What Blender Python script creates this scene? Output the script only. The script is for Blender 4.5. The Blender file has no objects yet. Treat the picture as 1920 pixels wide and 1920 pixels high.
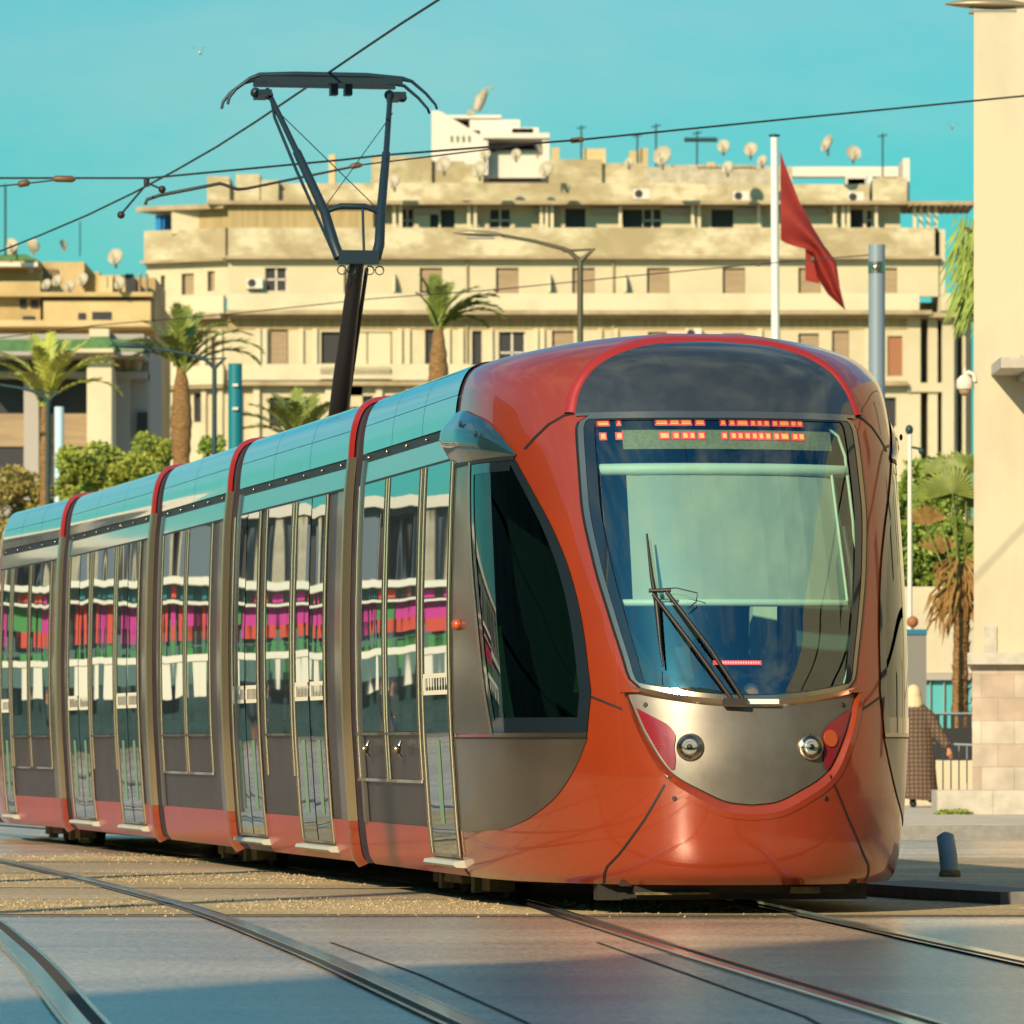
import bpy, bmesh, math, random
from mathutils import Vector, Matrix
R = math.radians
random.seed(7)
F = 11900.0          # focal length in pixels of the 1920 px photograph
HY = 1390.0          # horizon row
CAMZ = 1.01
scene = bpy.context.scene
COL = scene.collection

def at(px, py, Y):
    return Vector(((px-960)*Y/F, Y, CAMZ-(py-HY)*Y/F))
def gnd(px, py):
    Y = CAMZ*F/(py-HY)
    return Vector(((px-960)*Y/F, Y, 0))

# ---------------------------------------------------------------- mesh builder
class MB:
    def __init__(s): s.v=[]; s.f=[]; s.sm=[]
    def add(s, vs, fs, smooth=False):
        o=len(s.v); s.v += [Vector(v) for v in vs]
        for f in fs: s.f.append(tuple(i+o for i in f)); s.sm.append(smooth)
    def box(s, c, d, M=None):
        x,y,z = d[0]/2,d[1]/2,d[2]/2; c=Vector(c)
        vs=[Vector((a*x,b*y,e*z)) for e in(-1,1) for b in(-1,1) for a in(-1,1)]
        if M is not None: vs=[M@v for v in vs]
        vs=[v+c for v in vs]
        s.add(vs,[(0,2,3,1),(4,5,7,6),(0,1,5,4),(2,6,7,3),(0,4,6,2),(1,3,7,5)])
    def bb(s, x0,x1,y0,y1,z0,z1):
        s.box(((x0+x1)/2,(y0+y1)/2,(z0+z1)/2),(abs(x1-x0),abs(y1-y0),abs(z1-z0)))
    def grid(s, rows, smooth=True, closed=False, flip=False):
        n=len(rows[0]); vs=[p for r in rows for p in r]; fs=[]
        for i in range(len(rows)-1):
            for j in range(n if closed else n-1):
                k=(j+1)%n
                q=(i*n+j,i*n+k,(i+1)*n+k,(i+1)*n+j)
                fs.append(q[::-1] if flip else q)
        s.add(vs,fs,smooth)
    def tube(s, path, rad, n=8, cap=True, smooth=True):
        path=[Vector(p) for p in path]; m=len(path)
        if not hasattr(rad,'__len__'): rad=[rad]*m
        rows=[]; up=None
        for i,p in enumerate(path):
            d=(path[min(i+1,m-1)]-path[max(i-1,0)])
            if d.length<1e-9: d=Vector((0,0,1))
            d.normalize()
            if up is None:
                a=Vector((0,0,1)) if abs(d.z)<.9 else Vector((1,0,0))
                up=(a-d*a.dot(d)).normalized()
            else:
                up=(up-d*up.dot(d)).normalized()
            b=d.cross(up)
            rows.append([p+(up*math.cos(t)+b*math.sin(t))*rad[i] for t in [2*math.pi*k/n for k in range(n)]])
        s.grid(rows,smooth,closed=True)
        if cap:
            s.add(rows[0],[tuple(range(n))[::-1]]); s.add(rows[-1],[tuple(range(n))])
    def prism(s, poly, off):   # poly: list of 3D points, extruded by vector off
        n=len(poly); off=Vector(off); a=[Vector(p) for p in poly]; b=[p+off for p in a]
        s.add(a+b,[tuple(range(n))[::-1],tuple(range(n,2*n))]+[(i,(i+1)%n,n+(i+1)%n,n+i) for i in range(n)])
    def ball(s, c, r, nu=10, nv=7, sc=(1,1,1), jit=0, rng=random):
        rows=[]; c=Vector(c)
        for i in range(nv+1):
            th=math.pi*i/nv; row=[]
            for j in range(nu):
                ph=2*math.pi*j/nu; k=r*(1+ (rng.uniform(-jit,jit) if 0<i<nv else 0))
                row.append(c+Vector((k*sc[0]*math.sin(th)*math.cos(ph),k*sc[1]*math.sin(th)*math.sin(ph),-k*sc[2]*math.cos(th))))
            rows.append(row)
        s.grid(rows,True,closed=True)
    def build(s, name, mat, parent=None, origin=None, fix=False):
        me=bpy.data.meshes.new(name); o=bpy.data.objects.new(name,me); COL.objects.link(o)
        if parent is not None:
            org=parent['_org'][:] if '_org' in parent else (0,0,0)
            o.parent=parent
            org=Vector(org); o['_org']=tuple(org)
        else:
            if origin is None:
                xs=[v.x for v in s.v]; ys=[v.y for v in s.v]; zs=[v.z for v in s.v]
                origin=((min(xs)+max(xs))/2,(min(ys)+max(ys))/2,min(zs))
            org=Vector(origin); o.location=org; o['_org']=tuple(org)
        me.from_pydata([v-org for v in s.v],[],s.f)
        me.polygons.foreach_set('use_smooth',s.sm)
        if fix:
            bm=bmesh.new(); bm.from_mesh(me); bmesh.ops.remove_doubles(bm,verts=bm.verts,dist=1e-5)
            bmesh.ops.recalc_face_normals(bm,faces=bm.faces); bm.to_mesh(me); bm.free()
        me.update()
        if mat is not None: me.materials.append(mat)
        return o
def thing(name, label, cat, loc, group=None, kind=None):
    o=bpy.data.objects.new(name,None); COL.objects.link(o); o.location=loc; o['_org']=tuple(loc)
    o.empty_display_size=.2
    return tag(o,label,cat,group,kind)
def tag(o,label=None,cat=None,group=None,kind=None):
    if label: o['label']=label
    if cat: o['category']=cat
    if group: o['group']=group
    if kind: o['kind']=kind
    return o
def struct(name, mb, mat, **k):
    o=mb.build(name,mat,origin=(0,0,0),**k); o['kind']='structure'; return o
def copy_thing(root, loc, label, rz=0, scale=None):
    r=root.copy(); COL.objects.link(r); r.location=loc; r.rotation_euler=(0,0,rz)
    if scale: r.scale=(scale,)*3
    r['label']=label
    for ch in list(root.children):
        c=ch.copy(); COL.objects.link(c); c.parent=r
        for g in list(ch.children):
            d=g.copy(); COL.objects.link(d); d.parent=c
    return r

def interp(tab, x):       # smooth (Catmull-Rom, limited) table interpolation; tab = [(x, y), ...]
    if x<=tab[0][0]: return tab[0][1]
    if x>=tab[-1][0]: return tab[-1][1]
    i=0
    while tab[i+1][0]<x: i+=1
    x0,y0=tab[i]; x1,y1=tab[i+1]; h=x1-x0
    def sl(k):
        if k==0: return (tab[1][1]-tab[0][1])/(tab[1][0]-tab[0][0])
        if k==len(tab)-1: return (tab[-1][1]-tab[-2][1])/(tab[-1][0]-tab[-2][0])
        a=(tab[k][1]-tab[k-1][1])/(tab[k][0]-tab[k-1][0]); b=(tab[k+1][1]-tab[k][1])/(tab[k+1][0]-tab[k][0])
        if a*b<=0: return 0
        return 2*a*b/(a+b)
    t=(x-x0)/h; m0=sl(i)*h; m1=sl(i+1)*h
    return (2*t**3-3*t*t+1)*y0+(t**3-2*t*t+t)*m0+(-2*t**3+3*t*t)*y1+(t**3-t*t)*m1

# ---------------------------------------------------------------- tram geometry
# profile: parameter v -> height z, half width W, nose set-back X0
PZ=[(0,.18),(.05,.24),(.12,.45),(.2,.8),(.28,1.2),(.4,1.75),(.52,2.3),(.62,2.75),(.67,2.93),(.72,3.06),(.77,3.17),(.82,3.27),(.87,3.345),(.91,3.40),(.94,3.445),(.97,3.475),(1,3.49)]
PW=[(0,1.21),(.05,1.25),(.12,1.28),(.2,1.305),(.28,1.328),(.4,1.336),(.52,1.326),(.62,1.308),(.67,1.288),(.72,1.268),(.77,1.238),(.82,1.168),(.87,1.06),(.91,.91),(.94,.71),(.97,.42),(1,0.001)]
PX=[(0,.16),(.05,.09),(.12,.02),(.2,0),(.28,.06),(.4,.24),(.52,.47),(.62,.70),(.67,.81),(.72,.90),(.77,.99),(.82,1.10),(.87,1.22),(.91,1.36),(.94,1.53),(.97,1.85),(1,2.4)]
NX=2.35; SFULL=2.55
# carriage roof: squarer shoulders and a little lower than the dome of the nose
BW=[(.62,1.308),(.67,1.288),(.72,1.280),(.77,1.266),(.82,1.243),(.87,1.205),(.91,1.14),(.94,.99),(.97,.60),(1,.001)]
BZ=[(.67,2.93),(.72,3.045),(.77,3.14),(.82,3.22),(.87,3.285),(.91,3.325),(.94,3.345),(.97,3.355),(1,3.36)]
def bprof(v):
    z=interp(PZ,v); W=interp(PW,v) if v<=.62 else interp(BW,v)
    if v>.67: z=interp(BZ,v)
    return z,W
def blend(s):
    t=min(1,max(0,(s-1.5)/1.2)); return t*t*(3-2*t)
def mixp(p,v):            # ease the nose into the carriage profile
    b=blend(p.x)
    if b<=0 or v<=.62: return p
    z,W=interp(PZ,v),interp(PW,v); zb,Wb=bprof(v)
    return Vector((p.x,p.y*(1+(Wb/W-1)*b) if W>.01 else p.y,z+(zb-z)*b))
def vz(z):
    a,b=0.0,1.0
    for _ in range(40):
        m=(a+b)/2
        if interp(PZ,m)<z: a=m
        else: b=m
    return (a+b)/2
def prof(v): return interp(PZ,v),interp(PW,v),interp(PX,v)
def front_st(t, v):       # nose: lateral t at level v -> local (s,t,z)
    z,W,X0=prof(v); q=min(1,abs(t)/W); L=SFULL-X0
    c=(1-q**NX)**(1/NX)
    return mixp(Vector((X0+L*(1-c),t,z)),v)
def side_sv(s, v, sgn=-1):
    z,W,X0=prof(v); L=SFULL-X0
    if s>=SFULL: return mixp(Vector((s,sgn*W,z)),v)
    q=max(0,1-(s-X0)/L)
    if q>=1: return Vector((X0,0,z))
    return mixp(Vector((s,sgn*W*(1-q**NX)**(1/NX),z)),v)
def nose_phi(phi, v):     # phi -90..90
    z,W,X0=prof(v); L=SFULL-X0; a=R(abs(phi)); e=2/NX
    sn=math.sin(a)**e; cs=max(0,math.cos(a))**e
    return mixp(Vector((X0+L*(1-cs),math.copysign(W*sn,phi),z)),v)
def lnorm(fn, a, v):
    e=.004
    p=fn(a-e,v); q=fn(a+e,v); r=fn(a,max(0,v-e)); t=fn(a,min(1,v+e))
    n=(q-p).cross(t-r)
    if n.length<1e-12: return Vector((-1,0,0))
    n.normalize()
    c=Vector((3.0,0,1.6)); m=fn(a,v)
    if n.dot(m-Vector((max(m.x,2.0) if m.x>=2 else 2.2,0,1.5)))<0: n=-n
    return n
LEN=[7.0,6.0,4.8,6.4,7.0]; HEAD=[9.5,10.5,10.3,11.0,12.5]
ORG=[Vector((1.39,36.5,0))]
for L,h in zip(LEN,HEAD):
    ORG.append(ORG[-1]+Vector((-math.sin(R(h))*L,math.cos(R(h))*L,0)))
def W2(k, p):             # module k local (s,t,z) -> world
    h=R(HEAD[k]); o=ORG[k]
    return Vector((o.x-math.sin(h)*p[0]+math.cos(h)*p[1], o.y+math.cos(h)*p[0]+math.sin(h)*p[1], p[2]))
# ---------------------------------------------------------------- materials
def mat(name, col, rough=.6, metal=0, coat=0, crough=.05, var=None, vscale=3, vlo=.4, vhi=.6, bump=0, bscale=20, spec=.5, emit=None, es=0, stretch=None, var2=None, v2scale=40, bdist=.02):
    m=bpy.data.materials.new(name); m.use_nodes=True; n=m.node_tree.nodes; l=m.node_tree.links; b=n['Principled BSDF']
    b.inputs['Base Color'].default_value=(*col,1); b.inputs['Roughness'].default_value=rough; b.inputs['Metallic'].default_value=metal
    b.inputs['Coat Weight'].default_value=coat; b.inputs['Coat Roughness'].default_value=crough
    b.inputs['Specular IOR Level'].default_value=spec
    if emit: b.inputs['Emission Color'].default_value=(*emit,1); b.inputs['Emission Strength'].default_value=es
    if var or bump:
        tc=n.new('ShaderNodeTexCoord'); mp=n.new('ShaderNodeMapping'); l.new(tc.outputs['Object'],mp.inputs[0])
        if stretch: mp.inputs['Scale'].default_value=stretch
    src=None
    if var:
        no=n.new('ShaderNodeTexNoise'); no.inputs['Scale'].default_value=vscale; no.inputs['Detail'].default_value=8; no.inputs['Roughness'].default_value=.6
        l.new(mp.outputs[0],no.inputs['Vector'])
        r=n.new('ShaderNodeMapRange'); r.inputs[1].default_value=vlo; r.inputs[2].default_value=vhi; l.new(no.outputs[0],r.inputs[0])
        mx=n.new('ShaderNodeMix'); mx.data_type='RGBA'; mx.inputs[6].default_value=(*col,1); mx.inputs[7].default_value=(*var,1)
        l.new(r.outputs[0],mx.inputs[0]); src=mx.outputs[2]
        if var2:
            n2=n.new('ShaderNodeTexNoise'); n2.inputs['Scale'].default_value=v2scale; n2.inputs['Detail'].default_value=3; l.new(mp.outputs[0],n2.inputs['Vector'])
            r2=n.new('ShaderNodeMapRange'); r2.inputs[1].default_value=.45; r2.inputs[2].default_value=.7; l.new(n2.outputs[0],r2.inputs[0])
            m2=n.new('ShaderNodeMix'); m2.data_type='RGBA'; l.new(r2.outputs[0],m2.inputs[0]); l.new(src,m2.inputs[6]); m2.inputs[7].default_value=(*var2,1); src=m2.outputs[2]
        l.new(src,b.inputs['Base Color'])
    if bump:
        nb=n.new('ShaderNodeTexNoise'); nb.inputs['Scale'].default_value=bscale; nb.inputs['Detail'].default_value=4; l.new(mp.outputs[0],nb.inputs['Vector'])
        bp=n.new('ShaderNodeBump'); bp.inputs['Strength'].default_value=bump; bp.inputs['Distance'].default_value=bdist
        l.new(nb.outputs[0],bp.inputs['Height']); l.new(bp.outputs[0],b.inputs['Normal'])
        if coat: l.new(bp.outputs[0],b.inputs['Coat Normal'])
    return m
def glassmat(name, tint, refl=.12):
    m=bpy.data.materials.new(name); m.use_nodes=True; n=m.node_tree.nodes; l=m.node_tree.links
    n.remove(n['Principled BSDF']); out=n['Material Output']
    tr=n.new('ShaderNodeBsdfTransparent'); tr.inputs[0].default_value=(*tint,1)
    gl=n.new('ShaderNodeBsdfGlossy'); gl.inputs['Roughness'].default_value=.015; gl.inputs[0].default_value=(.9,.97,.97,1)
    fr=n.new('ShaderNodeLayerWeight'); fr.inputs[0].default_value=.5   # facing angle, the same from both sides of the thin pane
    pw=n.new('ShaderNodeMath'); pw.operation='POWER'; pw.inputs[1].default_value=4.5; l.new(fr.outputs['Facing'],pw.inputs[0])
    ad=n.new('ShaderNodeMath'); ad.operation='ADD'; ad.inputs[1].default_value=refl+.04; ad.use_clamp=True
    mx=n.new('ShaderNodeMixShader'); l.new(pw.outputs[0],ad.inputs[0]); l.new(ad.outputs[0],mx.inputs[0]); l.new(tr.outputs[0],mx.inputs[1]); l.new(gl.outputs[0],mx.inputs[2]); l.new(mx.outputs[0],out.inputs[0])
    return m
def sideglass(name, col=(.36,.47,.52), seed=0.0, amt=.25):
    # dark reflective film glass with the slow waviness of bent panes
    m=bpy.data.materials.new(name); m.use_nodes=True; n=m.node_tree.nodes; l=m.node_tree.links; b=n['Principled BSDF']
    b.inputs['Base Color'].default_value=(*col,1); b.inputs['Metallic'].default_value=.93; b.inputs['Roughness'].default_value=.018
    tc=n.new('ShaderNodeTexCoord'); mp=n.new('ShaderNodeMapping'); mp.inputs['Scale'].default_value=(1.0,1.0,.45); mp.inputs['Location'].default_value=(seed,seed,0)
    l.new(tc.outputs['Object'],mp.inputs[0])
    nb=n.new('ShaderNodeTexNoise'); nb.inputs['Scale'].default_value=1.05; nb.inputs['Detail'].default_value=.4; l.new(mp.outputs[0],nb.inputs['Vector'])
    bp=n.new('ShaderNodeBump'); bp.inputs['Strength'].default_value=amt; bp.inputs['Distance'].default_value=.02
    l.new(nb.outputs[0],bp.inputs['Height']); l.new(bp.outputs[0],b.inputs['Normal'])
    return m
M={}
M['red']=mat('tram red paint',(.33,.043,.009),.30,.25,.9,.03,var=(.30,.038,.009),vscale=1.2)
M['skirt']=mat('side skirt red',(.44,.028,.022),.34,.1,.30,.08,var=(.38,.03,.024),vscale=2)
M['reddark']=mat('tram red lip paint',(.33,.02,.014),.4,.1,.6,.08)
M['red'].node_tree.nodes['Principled BSDF'].inputs['Coat IOR'].default_value=1.6
M['grey']=mat('side panel grey',(.034,.026,.034),.42,.1,.10,.12,var=(.05,.038,.046),vscale=2)
M['greyl']=mat('cab panel bronze grey',(.11,.090,.072),.30,.6,.5,.12,var=(.14,.115,.09),vscale=1.5)
M['silver']=mat('nose mask silver',(.20,.185,.155),.46,.7,.2,.28,var=(.165,.15,.13),vscale=4)
M['chrome']=mat('polished trim',(.62,.60,.55),.12,1)
M['trim']=mat('satin trim',(.46,.39,.29),.22,.95)
M['black']=mat('black rubber',(.012,.012,.012),.5)
M['blackg']=mat('black gloss border',(.012,.02,.028),.08,0,1,.03)
M['fore']=mat('dark blue grey gloss panel',(.035,.045,.055),.12,.2,1,.03,var=(.045,.055,.06),vscale=8)
M['roof']=mat('roof cowl light grey gloss',(.46,.56,.60),.12,.85,1,.03,var=(.40,.50,.55),vscale=1.3)
M['strip']=mat('cantrail pale grey gloss',(.42,.44,.42),.14,.8,.6,.05,bump=.05,bscale=2,bdist=.01)
M['pod']=mat('pod grey gloss',(.018,.05,.06),.16,.2,.8,.03)
M['glass']=glassmat('windscreen glass',(.66,.86,.80),.14)
M['cabglass']=glassmat('cab side glass',(.14,.22,.20),.05)
M['lens']=mat('clear lamp lens',(.6,.62,.55),.05,.6,1,.02)
M['tail']=mat('red lamp lens',(.24,.012,.022),.2,.1,.6,.05)
M['amber']=mat('orange reflector',(.45,.075,.018),.35,0,.5)
M['blind']=mat('pale sunshade cloth',(.46,.46,.37),.8,var=(.40,.42,.36),vscale=2)
M['white']=mat('white fitting',(.72,.80,.66),.5)
M['stick']=mat('white door transfer',(.85,.82,.66),.5)
M['step']=mat('grey step edge',(.50,.52,.44),.45,.1)
M['dark']=mat('cab interior dark',(.05,.12,.12),.6)
M['seat']=mat('seat fabric dark',(.01,.02,.03),.8)
M['led']=mat('amber led',(.9,.4,.1),.5,emit=(1,.34,.04),es=1.1)
M['ledr']=mat('red led',(.9,.1,.1),.5,emit=(1,.02,.03),es=.55)
M['ledw']=mat('red led core',(.9,.3,.3),.5,emit=(1,.35,.25),es=1.4)
M['ledpanel']=mat('display matrix',(.22,.20,.10),.6,var=(.30,.27,.13),vscale=60,stretch=(1,1,1))
M['green']=mat('pale green pole',(.18,.33,.20),.4)
M['bogie']=mat('dusty bogie',(.20,.15,.07),.8,var=(.10,.08,.04),vscale=12)
M['under']=mat('underframe',(.02,.018,.014),.8)
M['steel']=mat('rail steel',(.78,.80,.80),.16,1,var=(.66,.66,.62),vscale=5)
M['groove']=mat('rail groove dirt',(.05,.04,.028),.9)
M['panto']=mat('pantograph paint',(.012,.03,.045),.45,.2)
M['pantob']=mat('pantograph arm',(.022,.018,.018),.5,.2)
M['wire']=mat('overhead wire',(.02,.02,.02),.5,.3)
M['insul']=mat('insulator brown',(.12,.06,.03),.5)
# stone, plaster
M['cream']=mat('cream plaster',(.56,.49,.33),.9,var=(.45,.385,.25),vscale=.12,vlo=.45,vhi=.75,var2=(.52,.45,.30),v2scale=1.5)
M['cream2']=mat('pale plaster balcony',(.59,.52,.36),.9,var=(.48,.42,.28),vscale=.25,vlo=.5,vhi=.7)
M['stain']=mat('stained parapet plaster',(.57,.505,.34),.95,var=(.33,.27,.15),vscale=.28,vlo=.42,vhi=.58,stretch=(1,1,1.6),var2=(.38,.30,.18),v2scale=1.1)
M['ochre']=mat('ochre corrugation and shade strip',(.40,.30,.15),.9,var=(.32,.24,.11),vscale=2,stretch=(3,3,.1))
M['slab']=mat('ledge concrete',(.40,.32,.20),.9,var=(.30,.23,.13),vscale=.8)
M['win']=mat('dark window',(.035,.033,.036),.5,0,0,spec=.25)
M['shut']=mat('roller shutter tan',(.34,.25,.15),.8,var=(.28,.20,.12),vscale=6,stretch=(.1,.1,1))
M['shutb']=mat('brown shutter',(.30,.12,.05),.7)
M['whitew']=mat('white render',(.64,.58,.50),.85)
M['dish']=mat('dish grey',(.45,.40,.30),.7,var=(.34,.29,.2),vscale=2)
M['tan']=mat('sandy plaster',(.52,.385,.19),.95,var=(.38,.27,.12),vscale=.3,vlo=.42,vhi=.62)
M['tan2']=mat('yellow plaster',(.60,.46,.24),.95,var=(.48,.36,.18),vscale=.3)
M['tile']=mat('green roof tile',(.08,.19,.06),.7,var=(.05,.13,.05),vscale=3)
M['lilac']=mat('grey and shaded render',(.36,.33,.30),.9)
M['creamw']=mat('cream tower render',(.56,.50,.36),.9,var=(.38,.345,.27),vscale=.45,vlo=.46,vhi=.68,stretch=(1,1,.45))
def stonemat():
    m=mat('stone cladding',(.42,.33,.27),.8); n=m.node_tree.nodes; l=m.node_tree.links
    tc=n.new('ShaderNodeTexCoord'); sx=n.new('ShaderNodeSeparateXYZ'); l.new(tc.outputs['Object'],sx.inputs[0])
    cb=n.new('ShaderNodeCombineXYZ'); l.new(sx.outputs[0],cb.inputs[0]); l.new(sx.outputs[2],cb.inputs[1])
    br=n.new('ShaderNodeTexBrick'); l.new(cb.outputs[0],br.inputs['Vector']); br.inputs['Scale'].default_value=1
    br.inputs['Brick Width'].default_value=.40; br.inputs['Row Height'].default_value=.28; br.inputs['Mortar Size'].default_value=.004
    br.inputs['Color1'].default_value=(.50,.45,.37,1); br.inputs['Color2'].default_value=(.40,.31,.24,1); br.inputs['Mortar'].default_value=(.30,.25,.2,1)
    no=n.new('ShaderNodeTexNoise'); no.inputs['Scale'].default_value=3; no.inputs['Detail'].default_value=6; l.new(tc.outputs['Object'],no.inputs['Vector'])
    mx=n.new('ShaderNodeMix'); mx.data_type='RGBA'; mx.blend_type='OVERLAY'; mx.inputs[0].default_value=.5
    l.new(br.outputs[0],mx.inputs[6]); l.new(no.outputs[0],mx.inputs[7]); l.new(mx.outputs[2],n['Principled BSDF'].inputs['Base Color'])
    return m
M['stone']=stonemat()
M['plinth']=mat('planter stone',(.50,.47,.40),.85,var=(.42,.39,.33),vscale=6)
M['pave']=mat('pavement stone',(.50,.46,.40),.85,var=(.42,.38,.33),vscale=3)
M['kerb']=mat('kerb granite',(.25,.25,.24),.8,var=(.2,.2,.19),vscale=10)
M['rubber']=mat('kerb rubber dark',(.16,.16,.16),.7,var=(.12,.12,.12),vscale=8)
M['leafp']=mat('palm leaf',(.21,.25,.045),.55,var=(.13,.17,.032),vscale=4,spec=.4)
M['leafy']=mat('palm leaf yellow',(.46,.46,.08),.55,var=(.30,.34,.06),vscale=2,spec=.4)
M['leafd']=mat('dry palm leaf',(.38,.22,.07),.7,var=(.26,.14,.04),vscale=4)
M['bush']=mat('bush leaf',(.36,.40,.07),.6,var=(.20,.26,.04),vscale=1.5,spec=.3)
M['bushg']=mat('bright shrub leaf',(.26,.36,.06),.6,var=(.13,.20,.03),vscale=2.5,spec=.3)
M['busho']=mat('olive shrub leaf',(.42,.34,.10),.6,var=(.26,.22,.06),vscale=2,spec=.3)
M['bark']=mat('palm trunk',(.30,.17,.065),.95,var=(.17,.09,.03),vscale=9,stretch=(1,1,2.5),bump=.8,bscale=14,bdist=.06)
M['lamp']=mat('street lamp paint',(.10,.09,.05),.45,.3)
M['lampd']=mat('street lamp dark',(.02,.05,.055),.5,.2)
M['lamphead']=mat('lamp head',(.30,.25,.15),.4,.3)
M['mastb']=mat('mast blue grey',(.22,.28,.33),.45,.1)
M['mastt']=mat('mast teal',(.0,.16,.20),.5)
M['mastw']=mat('mast pale blue',(.45,.62,.70),.5)
M['flagpole']=mat('white pole',(.78,.78,.70),.3,.1,.4)
M['flag']=mat('red flag cloth',(.26,.018,.011),.8,var=(.21,.014,.009),vscale=2)
M['bluep']=mat('blue awning',(.0,.16,.45),.6)
def asphaltmat(name, c1, c2, c3, rough=.55, sc=260, streak=True, spec=.5):
    m=bpy.data.materials.new(name); m.use_nodes=True; n=m.node_tree.nodes; l=m.node_tree.links; b=n['Principled BSDF']
    tc=n.new('ShaderNodeTexCoord')
    a=n.new('ShaderNodeTexNoise'); a.inputs['Scale'].default_value=sc/5; a.inputs['Detail'].default_value=4; a.inputs['Roughness'].default_value=.8; l.new(tc.outputs['Object'],a.inputs['Vector'])
    mp=n.new('ShaderNodeMapping'); mp.inputs['Scale'].default_value=(.25,1.4,1); mp.inputs['Rotation'].default_value=(0,0,R(-8)); l.new(tc.outputs['Object'],mp.inputs[0])
    s=n.new('ShaderNodeTexNoise'); s.inputs['Scale'].default_value=.8; s.inputs['Detail'].default_value=5; l.new(mp.outputs[0],s.inputs['Vector'])
    r1=n.new('ShaderNodeMapRange'); r1.inputs[1].default_value=.35; r1.inputs[2].default_value=.65; l.new(s.outputs[0],r1.inputs[0])
    m1=n.new('ShaderNodeMix'); m1.data_type='RGBA'; m1.inputs[6].default_value=(*c1,1); m1.inputs[7].default_value=(*c2,1); l.new(r1.outputs[0],m1.inputs[0])
    r2=n.new('ShaderNodeMapRange'); r2.inputs[1].default_value=.5; r2.inputs[2].default_value=.72; r2.inputs[4].default_value=.5; l.new(a.outputs[0],r2.inputs[0])
    mg=n.new('ShaderNodeMapping'); mg.inputs['Scale'].default_value=(26,4.5,1); l.new(tc.outputs['Object'],mg.inputs[0])
    g=n.new('ShaderNodeTexNoise'); g.inputs['Scale'].default_value=1; g.inputs['Detail'].default_value=3; g.inputs['Roughness'].default_value=.75; l.new(mg.outputs[0],g.inputs['Vector'])
    rg_=n.new('ShaderNodeMapRange'); rg_.inputs[1].default_value=.3; rg_.inputs[2].default_value=.7; rg_.inputs[3].default_value=.66; rg_.inputs[4].default_value=1.28; l.new(g.outputs[0],rg_.inputs[0])
    st=n.new('ShaderNodeTexNoise'); st.inputs['Scale'].default_value=.33; st.inputs['Detail'].default_value=6; l.new(tc.outputs['Object'],st.inputs['Vector'])
    rs=n.new('ShaderNodeMapRange'); rs.inputs[1].default_value=.42; rs.inputs[2].default_value=.58; rs.inputs[3].default_value=.80; rs.inputs[4].default_value=1.08; l.new(st.outputs[0],rs.inputs[0])
    mu=n.new('ShaderNodeMath'); mu.operation='MULTIPLY'; l.new(rg_.outputs[0],mu.inputs[0]); l.new(rs.outputs[0],mu.inputs[1])
    vm=n.new('ShaderNodeVectorMath'); vm.operation='SCALE'; l.new(m1.outputs[2],vm.inputs[0]); l.new(mu.outputs[0],vm.inputs['Scale'])
    m2=n.new('ShaderNodeMix'); m2.data_type='RGBA'; m2.inputs[7].default_value=(*c3,1); l.new(vm.outputs[0],m2.inputs[6]); l.new(r2.outputs[0],m2.inputs[0])
    l.new(m2.outputs[2],b.inputs['Base Color']); b.inputs['Roughness'].default_value=rough; b.inputs['Specular IOR Level'].default_value=spec
    bp=n.new('ShaderNodeBump'); bp.inputs['Strength'].default_value=.35; bp.inputs['Distance'].default_value=.004; l.new(a.outputs[0],bp.inputs['Height']); l.new(bp.outputs[0],b.inputs['Normal'])
    return m
M['asphalt']=asphaltmat('asphalt',(.56,.42,.29),(.40,.30,.215),(.68,.54,.40),.27,spec=.7)
M['trackbed']=asphaltmat('tan trackbed concrete',(.47,.36,.21),(.36,.28,.17),(.60,.49,.32),.7)
M['gravel']=asphaltmat('golden aggregate',(.52,.39,.20),(.40,.30,.15),(.72,.57,.34),.85,120)
M['paint']=mat('worn white road paint',(.5,.5,.47),.7,var=(.3,.3,.28),vscale=8)
def checkmat():
    m=mat('checked robe cloth',(.10,.06,.03),.9); n=m.node_tree.nodes; l=m.node_tree.links
    tc=n.new('ShaderNodeTexCoord'); mp=n.new('ShaderNodeMapping'); mp.inputs['Scale'].default_value=(1,.6,1); l.new(tc.outputs['Object'],mp.inputs[0])
    w=[]
    for ax in ('X','Z'):
        t=n.new('ShaderNodeTexWave'); t.bands_direction=ax; t.inputs['Scale'].default_value=5.6; t.inputs['Distortion'].default_value=1.6; t.inputs['Detail'].default_value=1
        l.new(mp.outputs[0],t.inputs['Vector']); w.append(t)
    mm=n.new('ShaderNodeMath'); mm.operation='MAXIMUM'; l.new(w[0].outputs['Fac'],mm.inputs[0]); l.new(w[1].outputs['Fac'],mm.inputs[1])
    r=n.new('ShaderNodeMapRange'); r.inputs[1].default_value=.55; r.inputs[2].default_value=.9; l.new(mm.outputs[0],r.inputs[0])
    mx=n.new('ShaderNodeMix'); mx.data_type='RGBA'; mx.inputs[6].default_value=(.17,.11,.07,1); mx.inputs[7].default_value=(.06,.04,.032,1)
    l.new(r.outputs[0],mx.inputs[0]); l.new(mx.outputs[2],n['Principled BSDF'].inputs['Base Color'])
    return m
M['robe']=checkmat()
M['skin']=mat('skin',(.42,.20,.11),.6)
M['scarf']=mat('pale yellow headscarf',(.56,.50,.32),.8)
M['shoe']=mat('black shoe',(.01,.012,.015),.5)
M['cloth1']=mat('dark clothing',(.03,.05,.06),.9)
M['cloth2']=mat('navy clothing',(.02,.04,.09),.9)
M['cloth3']=mat('red clothing',(.4,.04,.04),.9)
M['mag']=mat('magenta banner',(.55,.02,.28),.7)
M['orr']=mat('orange red banner',(.6,.06,.035),.7)
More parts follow.
